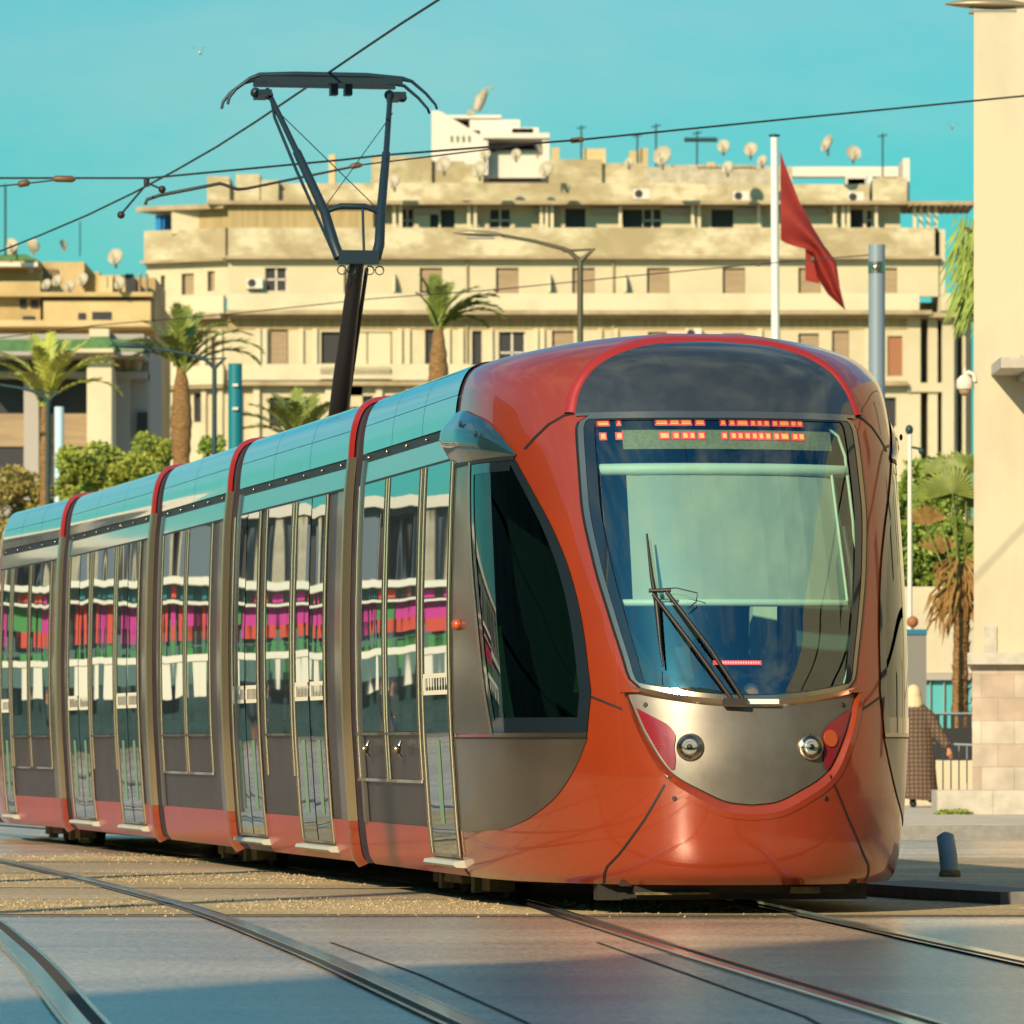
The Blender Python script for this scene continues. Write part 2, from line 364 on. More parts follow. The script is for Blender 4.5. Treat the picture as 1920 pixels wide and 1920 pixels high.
M['grn']=mat('green banner',(.05,.25,.06),.7)
M['fencew']=mat('white railing',(.74,.71,.60),.6)
M['cyan']=mat('cyan glazing',(.10,.42,.45),.15,0,.6)
M['signblue']=mat('blue sign cap',(.0,.13,.25),.5)
M['signgrey']=mat('grey totem',(.17,.17,.16),.6)
M['bluegrey']=mat('blue grey facade',(.10,.145,.19),.7)
M['officew']=mat('office wall',(.46,.42,.34),.8)
M['pebble']=mat('golden pebbles',(.46,.36,.20),.8,var=(.28,.21,.12),vscale=9)
M['hedge']=mat('dark hedge',(.008,.035,.035),.9,var=(.02,.06,.07),vscale=2)
M['archglint']=mat('silver arch glint tone',(.70,.58,.38),.25,.9)  # silver arch: reflection of lit surroundings put into the base colour
# ---------------------------------------------------------------- the tram
tram=thing('tram','long red and grey five-section tram with a rounded smiling nose, raised pantograph and mirror-like windows','tram',ORG[0])
def body(s,v,sgn=-1):
    z,W=bprof(v); return Vector((s,sgn*W,z))
def nrm(fn,a,v):
    e=.004; p=fn(a-e,v); q=fn(a+e,v); r=fn(a,max(0,v-e)); t=fn(a,min(1,v+e)); n=(q-p).cross(t-r)
    if n.length<1e-12: return Vector((0,0,1))
    n.normalize(); m=fn(a,v); c=Vector((max(2.2,m.x),0,1.6))
    return n if n.dot(m-c)>0 else -n
def pt(k,fn,a,v,off): 
    return W2(k, fn(a,v)+nrm(fn,a,v)*off)
def patch(mb,k,fn,rows,off):      # rows of (a, v[, off])
    mb.grid([[pt(k,fn,q[0],q[1],q[2] if len(q)>2 else off) for q in r] for r in rows])
def lin(a,b,n): return [a+(b-a)*i/n for i in range(n+1)]
def sd(sgn): return lambda s,v: body(s,v,sgn)
def sn(sgn): return lambda s,v: side_sv(s,v,sgn)
def rect(mb,k,fn,s0,s1,z0,z1,off,ns=6,nz=12):
    v0,v1=vz(z0),vz(z1); patch(mb,k,fn,[[(s,v) for s in lin(s0,s1,ns)] for v in lin(v0,v1,nz)],off)
def fat(mb,k,fn,s0,s1,z0,z1,off,depth=.02,ns=1,nz=10):      # raised bar with edges
    v0,v1=vz(z0),vz(z1)
    for a,b,o0,o1 in ((s0,s1,off,off),):
        patch(mb,k,fn,[[(s0,v,off-depth)]+[(s,v) for s in lin(s0,s1,ns)]+[(s1,v,off-depth)] for v in lin(v0,v1,nz)],off)
    for v in (v0,v1):
        patch(mb,k,fn,[[(s,v,off-depth) for s in lin(s0,s1,ns)],[(s,v,off) for s in lin(s0,s1,ns)]],off)

# outline tables (local metres)
WSW=[(1.20,.645),(1.34,.665),(1.66,.735),(2.0,.80),(2.4,.84),(2.7,.838),(2.95,.83)]
def ws(tau,r):
    z0=1.27+1.67*r; w=interp(WSW,z0)
    if r>.94: w-=.07*(1-math.sqrt(max(0,1-((r-.94)/.06)**2)))
    if r<.05: w-=.05*(1-math.sqrt(max(0,1-((.05-r)/.05)**2)))
    t=tau*w; return t,vz((1.245+.085*(t/.66)**2)*(1-r)+2.93*r)
FOR=[(2.95,.84),(3.06,.81),(3.19,.73),(3.28,.61),(3.345,.44),(3.375,.28),(3.39,.001)]
MLO=[(0,.645),(.12,.656),(.31,.735),(.465,.83),(.605,1.06),(.67,1.24),(.69,1.298)]
def mlo(t): return interp(MLO,abs(t))
def mtop(t): return 1.215+.085*(t/.69)**2
def lipw(t): return 0.010+.045*max(0,1-(abs(t)/.69)**2.5)
SWR=[(1.06,1.55),(1.36,1.70),(1.78,1.86),(2.2,2.03),(2.5,2.11),(2.69,2.14)]
SWF=[(1.06,.50),(1.26,.50),(1.41,.54),(1.73,.66),(2.01,.81),(2.26,1.00),(2.49,1.23),(2.69,1.46)]
GPF=[(.455,2.3),(.48,1.56),(.57,1.04),(.71,.73),(.89,.56),(1.04,.49)]
# --- nose shell with real openings
shell=MB(); NJ=150; phis=[-90+i*1.2 for i in range(151)]; SE=2.74
vs=[]
cols=[('s',SE,-1),('s',(SE+SFULL)/2,-1)]+[('p',p) for p in phis]+[('s',(SE+SFULL)/2,1),('s',SE,1)]
for j in range(NJ+1):
    v=j/NJ
    for c in cols:
        vs.append(side_sv(c[1],v,c[2]) if c[0]=='s' else nose_phi(c[1],v))
fs=[]; nc=len(cols)
for j in range(NJ):
    for i in range(nc-1):
        q=(j*nc+i,j*nc+i+1,(j+1)*nc+i+1,(j+1)*nc+i); c=sum((vs[a] for a in q),Vector())/4
        s,t,z=c; at_=abs(t)
        if s<1.5 and 1.29<z<2.90 and at_<interp(WSW,z)-.05 : continue
        if .50<z<1.30 and at_<.72 and s<.6:
            w_=lipw(t); tq=at_; out=False
            if z<1.25+.085*(t/.66)**2+.03:
                # distance to the mask outline measured along its outward normal
                dmin=9
                for a_ in range(0,91,3):
                    tt=.69*math.sin(R(a_)); dd=math.hypot(at_-tt,z-mlo(tt))-(lipw(tt)+.012)
                    dmin=min(dmin,dd)
                if dmin<0 or (at_<.69 and z>mlo(at_)): continue
        if 1.11<z<2.64 and interp(SWF,z)+.05<s<interp(SWR,z)-.05 and at_>.8: continue
        fs.append(q)
shell.add([W2(0,p) for p in vs],fs,True)
# closing bulkhead behind the cab
cab=shell.build('cab_shell',M['red'],tram,fix=False)
# --- windscreen
def wsring(a0,b0,a1,b1,off,name,m,parent):
    mb=MB(); N=40
    def g(taus,rs): mb.grid([[pt(0,front_st,*ws(ta,r),off) for ta in taus] for r in rs])
    g(lin(-1+a0,-1+a1,2),lin(b0,1-b0,N)); g(lin(1-a1,1-a0,2),lin(b0,1-b0,N))
    g(lin(-1+a1,1-a1,N),lin(b0,b1,2)); g(lin(-1+a1,1-a1,N),lin(1-b1,1-b0,2))
    return mb.build(name,m,parent)
wmb=MB(); wmb.grid([[pt(0,front_st,*ws(ta,r),.002) for ta in lin(-.985,.985,30)] for r in lin(.008,.992,30)])
wscreen=wmb.build('windscreen',M['glass'],tram)
wsring(0,0,.035,.016,.012,'windscreen_trim',M['trim'],tram)
wsring(.035,.016,.10,.021,.008,'black_border',M['blackg'],wscreen)
# black seam just outside the trim
for sg in (-1,1):
    mb=MB(); mb.grid([[pt(0,front_st,ws(sg,r)[0]+sg*o,ws(sg,r)[1],.003+(.0 if o else .006)) for o in (0,.018)] for r in lin(0,1,40)])
    mb.build('windscreen_seal',M['black'],tram)
# --- forehead panel and red ring round it
mb=MB(); rows=[]
for v in lin(vz(2.945),vz(3.385),26):
    z=interp(PZ,v); w=interp(FOR,z); rows.append([(ta*w,v) for ta in lin(-1,1,30)])
patch(mb,0,front_st,rows,.006); fore=mb.build('forehead_panel',M['fore'],tram)
mb=MB()
arc=[]
for v in lin(vz(2.945),vz(3.38),26): arc.append((interp(FOR,interp(PZ,v)),v))
full=[(-a,v) for a,v in arc]+[(a,v) for a,v in arc[::-1]]
def ringrow(w0,o): 
    r=[]
    for i,(t,v) in enumerate(full):
        z=interp(PZ,v); f=max(0,(z-3.15)/.235); dt=math.copysign(w0*(1-f*.6),t); dz=w0*1.0*f
        r.append((t+dt,vz(min(3.47,z+dz)),o))
    return r
patch(mb,0,front_st,[ringrow(0,.004),ringrow(.012,.022),ringrow(.045,.022),ringrow(.058,.003)],0)
mb.build('red_roof_ring',M['reddark'],cab)
mb=MB()
for a,b in (((-.845,2.938),(.845,2.938)),):
    patch(mb,0,front_st,[[(t,vz(z),.01) for t in lin(-.84,.84,30)] for z in (2.926,2.944)],.01)
mb.build('windscreen_header',M['trim'],wscreen)
# --- mask (silver smile)
mb=MB(); mb.grid([[pt(0,front_st,t,vz(mlo(t)+(mtop(t)-mlo(t))*r),-.028) for r in lin(0,1,12)] for t in [ .69*math.sin(R(a)) for a in lin(-90,90,50)]])
mask=mb.build('nose_mask',M['silver'],tram)
mb=MB(); P=[];Q=[];G=[];Q2=[]
for a in lin(-90,90,60):
    t=.69*math.sin(R(a)); z=mlo(t); dz=(mlo(abs(t)+.01)-mlo(abs(t)-.01))/.02 if abs(t)>.02 else 0
    nx,nz=(math.copysign(dz,t),-1); L=math.hypot(nx,nz); w=lipw(t)
    P.append((t,vz(z),-.040)); G.append((t+nx/L*.008,vz(z+nz/L*.008),-.036)); Q.append((t+nx/L*w,vz(z+nz/L*w),.005)); Q2.append((t+nx/L*(w+.034),vz(z+nz/L*(w+.034)),.0045))
patch(mb,0,front_st,[G,Q],0); mb.build('mask_lip',M['red'],cab)
mb=MB(); patch(mb,0,front_st,[Q,Q2],0); mb.build('mask_surround',M['red'],cab)
mb=MB(); patch(mb,0,front_st,[P,G],0); mb.build('mask_gasket',M['black'],mask)
mb=MB()
patch(mb,0,front_st,[[(t,vz(mtop(t)-.002),-.028) for t in lin(-.69,.69,30)],[(t,vz(mtop(t)+.012),-.01) for t in lin(-.69,.69,30)],[(t,vz(mtop(t)+.034),.010) for t in lin(-.68,.68,30)]],0)
mb.build('wiper_sill',M['trim'],mask)
mb=MB(); patch(mb,0,front_st,[[(t,vz(z),.016) for t in lin(-.05,.16,4)] for z in (1.222,1.250)],0); mb.build('wiper_cover',M['white'],mask)
TLI=[(.845,.452),(.92,.445),(.98,.45),(1.04,.44),(1.10,.47),(1.15,.55),(1.205,.645)]
def mout(z):
    a,b=0,.69
    for _ in range(30):
        m=(a+b)/2
        if mlo(m)<z: a=m
        else: b=m
    return a
for sg in (-1,1):
    mb=MB(); patch(mb,0,front_st,[[(sg*t,vz(z)) for t in lin(interp(TLI,z),max(interp(TLI,z)+.002,mout(z)-.012),6)] for z in lin(.85,1.205,16)],-.018)
    tl=mb.build('tail_lamp',M['tail'],tram)
    mb=MB()
    if sg<0:
        for q in range(26):
            a=q*2.4; rr=.006+.0072*math.sqrt(q); t0=-(.51)+rr*math.cos(a); z0=1.005+rr*math.sin(a); mb.ball(pt(0,front_st,t0,vz(z0),-.015),.0032,5,4)
        mb.build('indicator_dots',M['amber'],tl)
    else:
        p0=pt(0,front_st,.49,vz(1.03),-.016); n0=pt(0,front_st,.49,vz(1.03),1)-p0; n0.normalize()
        mb.tube([p0,p0+n0*.006],[.05,.05],20); mb.build('reflector',M['amber'],tl)
    # headlight
    c=(sg*.362,vz(.98)); p0=pt(0,front_st,*c,-.035); n=(pt(0,front_st,*c,1)-pt(0,front_st,*c,0)).normalized(); n=(n+Vector((-.12,-.9,0))*.6).normalized()
    mb=MB(); mb.tube([p0,p0+n*.022,p0+n*.034,p0+n*.034,p0+n*.02],[.082,.078,.072,.064,.056],28,cap=False); hl=mb.build('headlight',M['trim'],tram)
    mb=MB(); mb.tube([p0+n*.012,p0+n*.012],[.0,.060],28,cap=False); mb.tube([p0+n*.012,p0+n*.034,p0+n*.040],[.05,.046,.034],24,cap=False); mb.tube([p0+n*.036,p0+n*.037],[.036,.0],20,cap=False); mb.build('lamp_lens',M['lens'],hl)
    mb=MB(); mb.tube([p0+n*.0125,p0+n*.0135],[.064,.05],24,cap=False); mb.tube([p0+n*.041,p0+n*.046],[.016,.008],16); mb.build('bulb_ring',M['black'],hl)
    mb=MB()
    for (t,z,o) in ((.60,1.225,-.026),(.445,.68,.002)):
        q=pt(0,front_st,sg*t,vz(z),o); nn=(pt(0,front_st,sg*t,vz(z),1)-q).normalized(); mb.tube([q,q+nn*.004],[.015,.013],14)
    mb.build('jacking_hole',M['black'],cab)
# --- seams
def seam(pts,fn,w=.006,k=0,off=.0035,name='panel_seam',m='black',parent=cab):
    mb=MB(); P=[]
    for i in range(len(pts)-1):
        for r in range(8): 
            u=r/8; P.append((pts[i][0]*(1-u)+pts[i+1][0]*u,pts[i][1]*(1-u)+pts[i+1][1]*u))
    P.append(pts[-1]); A=[];B=[]
    for i,p in enumerate(P):
        a=P[max(0,i-1)]; b=P[min(len(P)-1,i+1)]; d=(b[0]-a[0],b[1]-a[1]); L=math.hypot(*d) or 1
        A.append((p[0]-d[1]/L*w,vz(p[1]+d[0]/L*w))); B.append((p[0]+d[1]/L*w,vz(p[1]-d[0]/L*w)))
    patch(mb,k,fn,[A,B],off); return mb.build(name,M[m],parent)
for sg in (-1,1):
    f=lambda t,v,sg=sg: front_st(sg*t,v)
    seam([(.47,.815),(.60,.56),(.72,.36),(.775,.285),(.785,.24),(.775,.185)],f)
    seam([(.675,1.18),(.77,1.225),(.86,1.27)],f)
    seam([(.845,2.945),(.90,2.935),(.98,2.885),(1.05,2.81),(1.10,2.745)],f,.006)
    # side window of the cab
    fs_=sn(sg)
    mb=MB(); patch(mb,0,fs_,[[(s,vz(z)) for s in lin(interp(SWF,z),interp(SWR,z),12)] for z in lin(1.06,2.68,26)],.004)
    sw=mb.build('cab_side_window',M['cabglass'],tram)
    mb=MB()
    patch(mb,0,fs_,[[(s,vz(z)) for s in lin(interp(SWF,z),interp(SWF,z)+.075,2)] for z in lin(1.06,2.68,26)],.008)
    patch(mb,0,fs_,[[(s,vz(z)) for s in lin(interp(SWR,z)-.07,interp(SWR,z),2)] for z in lin(1.06,2.68,26)],.008)
    patch(mb,0,fs_,[[(s,vz(z)) for s in lin(interp(SWF,1.1)+.07,interp(SWR,1.1)-.06,8)] for z in lin(1.06,1.15,2)],.008)
    patch(mb,0,fs_,[[(s,vz(z)) for s in lin(interp(SWF,2.66)+.07,interp(SWR,2.66)-.06,8)] for z in lin(2.62,2.68,2)],.008)
    mb.build('window_border',M['blackg'],sw)
    mb=MB(); patch(mb,0,fs_,[[(s,vz(z)) for s in (interp(SWR,z)+.0,interp(SWR,z)+.05)] for z in lin(1.05,2.70,26)],.013)
    patch(mb,0,fs_,[[(s,vz(z)) for s in lin(.5,1.6,10)] for z in (1.035,1.06)],.010)
    mb.build('window_trim',M['trim'],sw)
    mb=MB(); patch(mb,0,fs_,[[(s,vz(z)) for s in lin(interp(SWR,z)+.05,2.66,6)] for z in lin(1.06,2.70,26)],.006)
    dp=mb.build('cab_door_panel',M['greyl'],tram)
    mb=MB(); patch(mb,0,fs_,[[(s,vz(z)) for s in lin(2.64,2.70,2)] for z in lin(.47,2.74,26)],.014); mb.build('door_post_trim',M['trim'],dp)
    mb=MB(); q=pt(0,fs_,2.35,vz(1.72),.02); mb.ball(q,.035,12,8); mb.build('marker_lamp',M['amber'],dp)
    mb=MB(); patch(mb,0,fs_,[[(s,vz(z)) for s in lin(interp(GPF,z),2.66,20)] for z in lin(.46,1.03,24)],.006)
    gp=mb.build('lower_side_panel',M['greyl'],tram)
    mb=MB(); patch(mb,0,fs_,[[(s,vz(z)) for s in lin(.5,2.66,16)] for z in (1.026,1.036)],.012); mb.build('panel_seam',M['black'],gp)
    mb=MB(); patch(mb,0,fs_,[[(s,vz(z)) for s in lin(1.46,2.74,12)] for z in (2.683,2.708)],.012); mb.build('window_header',M['black'],dp)
    # pod above the side window
    ZT=[(1.45,2.715),(1.65,2.83),(1.88,2.925),(2.2,2.995),(2.6,3.045),(2.85,3.035),(3.02,3.01)]; ZB=[(1.45,2.705),(2.2,2.700),(2.6,2.71),(2.85,2.735),(3.02,2.78)]
    mb=MB(); rows=[]
    PO=[(0,0),(.15,.50),(.38,.92),(.55,.92),(.8,.60),(1,.10)]
    for s in lin(1.45,3.02,24):
        r=[]; tp=min(1,(s-1.40)/1.0)**.8
        for u in lin(0,1,16):
            r.append((s,vz(interp(ZB,s)+(interp(ZT,s)-interp(ZB,s))*u),0.008+.062*tp*interp(PO,u)))
        rows.append(r)
    rows.append([(3.03,q[1],0) for q in rows[-1]])
    patch(mb,0,fs_,rows,0); pod=mb.build('camera_pod',M['pod'],tram)
    mb=MB()
    for s,z in ((2.30,2.93),(1.93,2.85)):
        q=pt(0,fs_,s,vz(z),.062); mb.ball(q,.010,8,6,(1,1,2))
    mb.build('pod_screw',M['black'],pod)
# --- wiper
mb=MB()
F3=lambda t,z,o: pt(0,front_st,t,vz(z),o)
mb.tube([F3(-.515,2.20,.045),F3(-.505,1.95,.05),F3(-.49,1.8,.05)],[.006,.012,.016],6)
mb.tube([F3(-.49,1.8,.05),F3(-.485,1.55,.045),F3(-.48,1.43,.04)],[.016,.010,.006],6)
wip=mb.build('wiper',M['black'],tram)
mb=MB()
mb.tube([F3(-.12,1.25,.03),F3(-.30,1.52,.06),F3(-.50,1.84,.07)],.012,6); mb.tube([F3(-.055,1.25,.03),F3(-.22,1.52,.06),F3(-.43,1.85,.07)],.012,6)
mb.tube([F3(-.52,1.86,.07),F3(-.41,1.86,.07)],.012,6); mb.tube([F3(-.50,1.87,.06),F3(-.38,1.88,.05),F3(-.27,1.85,.05),F3(-.28,1.80,.05),F3(-.33,1.76,.05)],.004,5)
mb.box(F3(-.10,1.235,.02),(.14,.05,.04)); mb.build('wiper_arm',M['pantob'],wip)
# --- cab interior
def ibox(mb,s0,s1,t0,t1,z0,z1):
    c=[W2(0,(s,t,z)) for z in (z0,z1) for t in (t0,t1) for s in (s0,s1)]
    mb.add(c,[(0,2,3,1),(4,5,7,6),(0,1,5,4),(2,6,7,3),(0,4,6,2),(1,3,7,5)])
mb=MB(); ibox(mb,2.45,2.5,-1.2,1.2,.5,3.1); ibox(mb,1.0,2.45,-.95,.95,.50,.55); ibox(mb,.35,1.0,-.55,.55,.50,.55); ibox(mb,1.5,2.45,-.7,.7,3.02,3.06)
mb.build('cab_interior',M['dark'],tram)
mb=MB(); ibox(mb,.32,.75,-.62,.62,.55,1.22); ibox(mb,.55,.95,-.72,.72,.55,1.14); dash=mb.build('dashboard',M['seat'],tram)
mb=MB(); ibox(mb,1.5,1.62,-.28,.28,1.25,1.86); ibox(mb,1.2,1.6,-.28,.28,.95,1.1); mb.ball(W2(0,(1.56,0,1.93)),.13,12,8,(1,1,1)); mb.build('driver_seat',M['seat'],tram)
mb=MB(); ibox(mb,2.2,2.3,.45,.60,1.2,2.2);ibox(mb,2.2,2.3,.0,.10,1.2,2.2); mb.build('cab_door_frame',M['white'],tram)
def wsin(t,z,d):  # a point d metres behind the windscreen
    p=front_st(0 if False else t,vz(z)); return W2(0,(p.x+d,t,z))
mb=MB(); mb.grid([[wsin(t*w,z,.10) for t in lin(-.95,1.08,10)] for z,w in ((2.60,.62),(2.3,.63),(2.05,.635),(1.83,.64))],smooth=False); bl=mb.build('sunshade',M['blind'],tram)
mb=MB(); mb.tube([wsin(t,2.605,.09) for t in lin(-.76,.74,12)],.036,10); mb.build('shade_roller',M['white'],bl)
mb=MB(); mb.tube([wsin(t,1.815,.085) for t in lin(-.70,.66,12)],.022,8); mb.build('shade_rail',M['white'],bl)
mb=MB(); mb.tube([wsin(t,z,.07) for t,z in ((.66,2.86),(.72,2.82),(.755,2.7),(.765,2.3),(.74,1.9),(.67,1.5),(.60,1.32))],.010,6)
mb.tube([wsin(.645,2.60,.08),wsin(.675,1.83,.08)],.009,6); mb.build('shade_cable',M['white'],bl)
mb=MB(); mb.tube([wsin(.70,2.27,.09),wsin(.73,2.0,.09),wsin(.71,1.75,.09)],[.03,.045,.02],8); mb.build('cab_pillar',M['black'],tram)
mb=MB(); mb.grid([[wsin(t,z,.055) for t in lin(-.60,.66,16)] for z in (2.725,2.84)],smooth=False); disp=mb.build('destination_display',M['ledpanel'],tram)
def zx(a): return ((a/2.909+1060)-1353)/313.0
R1=[(190,243),(290,300),(485,540),(558,600),(617,665),(695,735),(830,850),(878,900),(920,972),(995,1015),(1032,1052),(1070,1092),(1118,1140),(1158,1205),(1225,1248),(1262,1285)]
R2=[(202,222),(280,302),(500,540),(568,592),(617,640),(656,676),(703,728),(830,850),(878,900),(917,937),(955,977),(995,1015),(1032,1052),(1070,1092),(1118,1140),(1158,1195),(1225,1248),(1262,1285)]
mb=MB(); mr=MB()
for row,zc,hh in ((R1,2.885,.011),(R2,2.805,.014)):
    for a,b in row:
        for m_,e,d in ((mb,0,.040),(mr,.009,.048)):
            m_.grid([[wsin(zx(a)-e,zc-hh-e,d),wsin(zx(b)+e,zc-hh-e,d)],[wsin(zx(a)-e,zc+hh+e,d),wsin(zx(b)+e,zc+hh+e,d)]],smooth=False)
mb.build('lit_letters',M['led'],disp); mr.build('letter_glow',M['ledr'],disp)
mb=MB(); mb.grid([[wsin(t,z,.05) for t in lin(-.20,.085,6)] for z in (1.452,1.478)],smooth=False); ls=mb.build('red_light_bar',M['ledr'],tram)
mb=MB()
for i in range(15):
    t=-.145+i*.0148; mb.grid([[wsin(t,1.459,.045),wsin(t+.008,1.459,.045)],[wsin(t,1.471,.045),wsin(t+.008,1.471,.045)]],smooth=False)
mb.build('light_dots',M['ledw'],ls)
# things seen through the near cab side window
mb=MB(); patch(mb,0,sn(-1),[[(s,vz(z)) for s in (interp(SWR,z)-.26,interp(SWR,z)-.11)] for z in lin(1.12,1.70,8)],-.05)
patch(mb,0,sn(-1),[[(s,vz(z)) for s in (.60,.68)] for z in (1.30,1.58)],-.05); mb.build('cab_grab_rail',M['green'],tram)

# --- carriages
SPEC=[ # (kind, s0, s1)
 [('door1',2.74,3.80),('win',4.02,5.39),('win',5.53,6.77)],
 [('door2',1.23,2.64),('win',2.84,4.13),('door2',4.49,5.84)],
 [('win',1.20,2.64),('win',2.78,4.28)],
 [('door2',1.0,2.42),('win',2.62,4.20),('door2',4.36,5.91)],
 [('win',.87,2.20),('win',2.31,3.43),('door1',3.58,4.2)]]
SG=[sideglass('window glass %d'%i,seed=i*3.7,amt=.30+.12*(i%3)) for i in range(4)]
gi=0
def ring(k,s0,s1,z0,z1,off,name,m,par,bulge=0):
    v0,v1=vz(z0),vz(z1); r=[]
    for sg in (-1,1):
        mb=MB(); patch(mb,k,sd(sg),[[(s,v,off+bulge*math.sin(math.pi*i/6)) for i,s in enumerate(lin(s0,s1,6))] for v in lin(v0,v1,24)],off); r.append(mb.build(name,m,par if not isinstance(par,list) else par[len(r)]))
    return r
for k in range(5):
    s0=SE-.02 if k==0 else .10; s1=LEN[k]-.22
    if k==4: s1=4.45
    b=MB()
    sec=[(-1,v) for v in lin(0,1,44)]+[(1,v) for v in lin(1,0,44)]
    rows=[[W2(k,body(s,v,sg)) for sg,v in sec] for s in lin(s0,s1,6)]
    b.grid(rows)
    for s in (s0,s1):
        r=[W2(k,body(s,v,sg)) for sg,v in sec]; b.add(r,[tuple(range(len(r)))])
    car=b.build('carriage_body',M['grey'],tram)
    ps=.42 if k else SE; pe=s1-.02
    # skirts between doors
    doors=[(a,c) for kd,a,c in SPEC[k] if kd.startswith('door')]
    for sg in (-1,1):
        f=sd(sg)
        mb=MB(); cur=ps+.01
        for a,c in doors+[(s1,s1)]:
            if a-.03>cur: rect(mb,k,f,cur,a-.03,.185,.47,.006,5,6)
            if c<s1: rect(mb,k,f,a-.03,c+.03,.185,.285,.006,4,4)
            cur=c+.03
        mb.build('skirt',M['skirt'],car)
        mb=MB(); rect(mb,k,f,ps,pe,2.752,2.885,.008,5,4); mb.build('cantrail',M['strip'],car)
        mb=MB(); rect(mb,k,f,ps,pe,2.735,2.752,.010,4,1); rect(mb,k,f,ps,pe,2.885,2.945,.004,4,2); mb.build('roof_gutter',M['black'],car)
        mb=MB()
        s=ps+.3
        while s<pe-.1:
            q=pt(k,f,s,vz(2.915),.018); mb.ball(q,.013,6,5,(1,1,.8)); s+=.85
        mb.build('gutter_bolts',M['trim'],car)
        # roof panels
        n=2 if k==2 else 3
        e=lin(ps+(.04 if k==0 else 0),pe,n)
        for i in range(n):
            for z0,z1 in ((2.955,3.165),(3.17,3.486)):
                mb=MB(); o=.014; v0,v1=vz(z0),vz(z1) if z1<3.4 else .999
                a,c=e[i]+.006,e[i+1]-.006; mb_rows=[[(s,v) for s in lin(a,c,4)] for v in lin(v0,v1,14)]
                patch(mb,k,f,mb_rows,o); mb.build('roof_panel',M['roof'],car)
        # windows and doors
        for kd,a,c in SPEC[k]:
            if kd=='win':
                mb=MB(); rect(mb,k,f,a,c,1.075,2.735,.010,10,26); w=mb.build('window',SG[gi%4],car); gi+=1
                mb=MB(); fat(mb,k,f,a-.028,a-.006,.76,2.735,.022); fat(mb,k,f,c+.006,c+.028,.76,2.735,.022); fat(mb,k,f,a-.045,c+.045,1.052,1.07,.024,nz=1,ns=3)
                mb.build('window_frame',M['trim'],w)
                if k in (0,2,4):
                    mb=MB(); fat(mb,k,f,a-.03,c+.04,.745,.765,.028,nz=1,ns=3); mb.build('rubbing_strip',M['strip'],car)
                if k==0:
                    mb=MB(); m_=(a+c)/2; q=pt(k,f,m_,vz(.97),.03); mb.tube([q+Vector((0,0,.045)),q+Vector((-.012,-.01,.02)),q+Vector((-.02,-.02,-.03)),q+Vector((0,0,-.06))],.012,6); mb.ball(q+Vector((-.03,-.03,-.01)),.03,8,6); mb.build('latch',M['trim'],car)
            else:
                leaves=[(a,c)] if kd=='door1' else [(a,(a+c)/2-.012),((a+c)/2+.012,c)]
                d=MB(); rect(d,k,f,a-.02,c+.02,.29,2.735,.004,6,26); d=d.build('door',M['black'],car)
                for (x0,x1) in leaves:
                    mb=MB(); rect(mb,k,f,x0+.01,x1-.01,.31,2.735,.012,6,32); mb.build('door_glass',SG[gi%4],car); gi+=1
                    if sg<0:
                        m_=x0+(x1-x0)*.5
                        mb=MB(); rect(mb,k,f,m_-.09,m_+.06,.50,1.02,.0145,1,8); mb.build('inside_grab_pole',M['green'],car)
                    mb=MB()
                    for zz in (1.30,1.405): rect(mb,k,f,x0+.04,x1-.04,zz,zz+.028,.016,2,1)
                    n_=9; L=x1-x0-.08
                    for i in range(n_+1):
                        u=x0+.04+L*i/n_; rect(mb,k,f,u-.012,u+.016,1.328,1.405,.016,1,1)
                    rect(mb,k,f,x1-.12,x1-.04,1.328,1.405,.0162,1,1)
                    mb.build('door_transfer',M['stick'],car)
                mb=MB(); fat(mb,k,f,a-.030,a-.008,.31,2.735,.026); fat(mb,k,f,c+.008,c+.030,.31,2.735,.026); fat(mb,k,f,a,c,.295,.312,.022,nz=1,ns=3)
                mb.build('door_frame',M['trim'],car)
                mb=MB(); v0=vz(.235)
                A=[W2(k,Vector((s,sg*(1.21+o),z))) for s in (a-.08,c+.08) for o,z in ((0,.23),(.10,.235),(.12,.25),(.11,.272),(0,.285))]
                mb.add(A,[(0,1,2,3,4),(9,8,7,6,5)]+[(i,i+5,(i+1)%5+5,(i+1)%5) for i in range(5)]); mb.build('door_step',M['step'],car)
        # dark end pillars
    if k:
        arch=ring(k,.12,.36,.47,2.95,.004,'end_arch',M['archglint'],tram,bulge=.05)
        ring(k,.12,.42,.18,.47,.005,'arch_foot',M['red'],arch,bulge=.05)
        ring(k,.22,.38,2.95,3.488,.010,'arch_top',M['reddark'],arch,bulge=.03)
        ring(k,.40,.80,.47,2.735,.0045,'end_pillar',M['greyl'],car)
    if k<4: ring(k,s1-.25,s1-.02,.47,2.90,.005,'rear_pillar',M['greyl'],car,bulge=.02)
    if k<4:
        mb=MB(); sec=[(-1,v) for v in lin(0,1,30)]+[(1,v) for v in lin(1,0,30)]
        A=[W2(k,Vector((LEN[k]-.21,body(0,v,sg).y*.93,.24+(body(0,v,sg).z-.18)*.965))) for sg,v in sec]
        B=[W2(k+1,Vector((.11,body(0,v,sg).y*.93,.24+(body(0,v,sg).z-.18)*.965))) for sg,v in sec]
        C_=[(p+q)/2+(p+q-A[30]*0)*0 for p,q in zip(A,B)]
        mb.grid([A,C_,B]); mb.build('gangway_bellows',M['black'],tram)
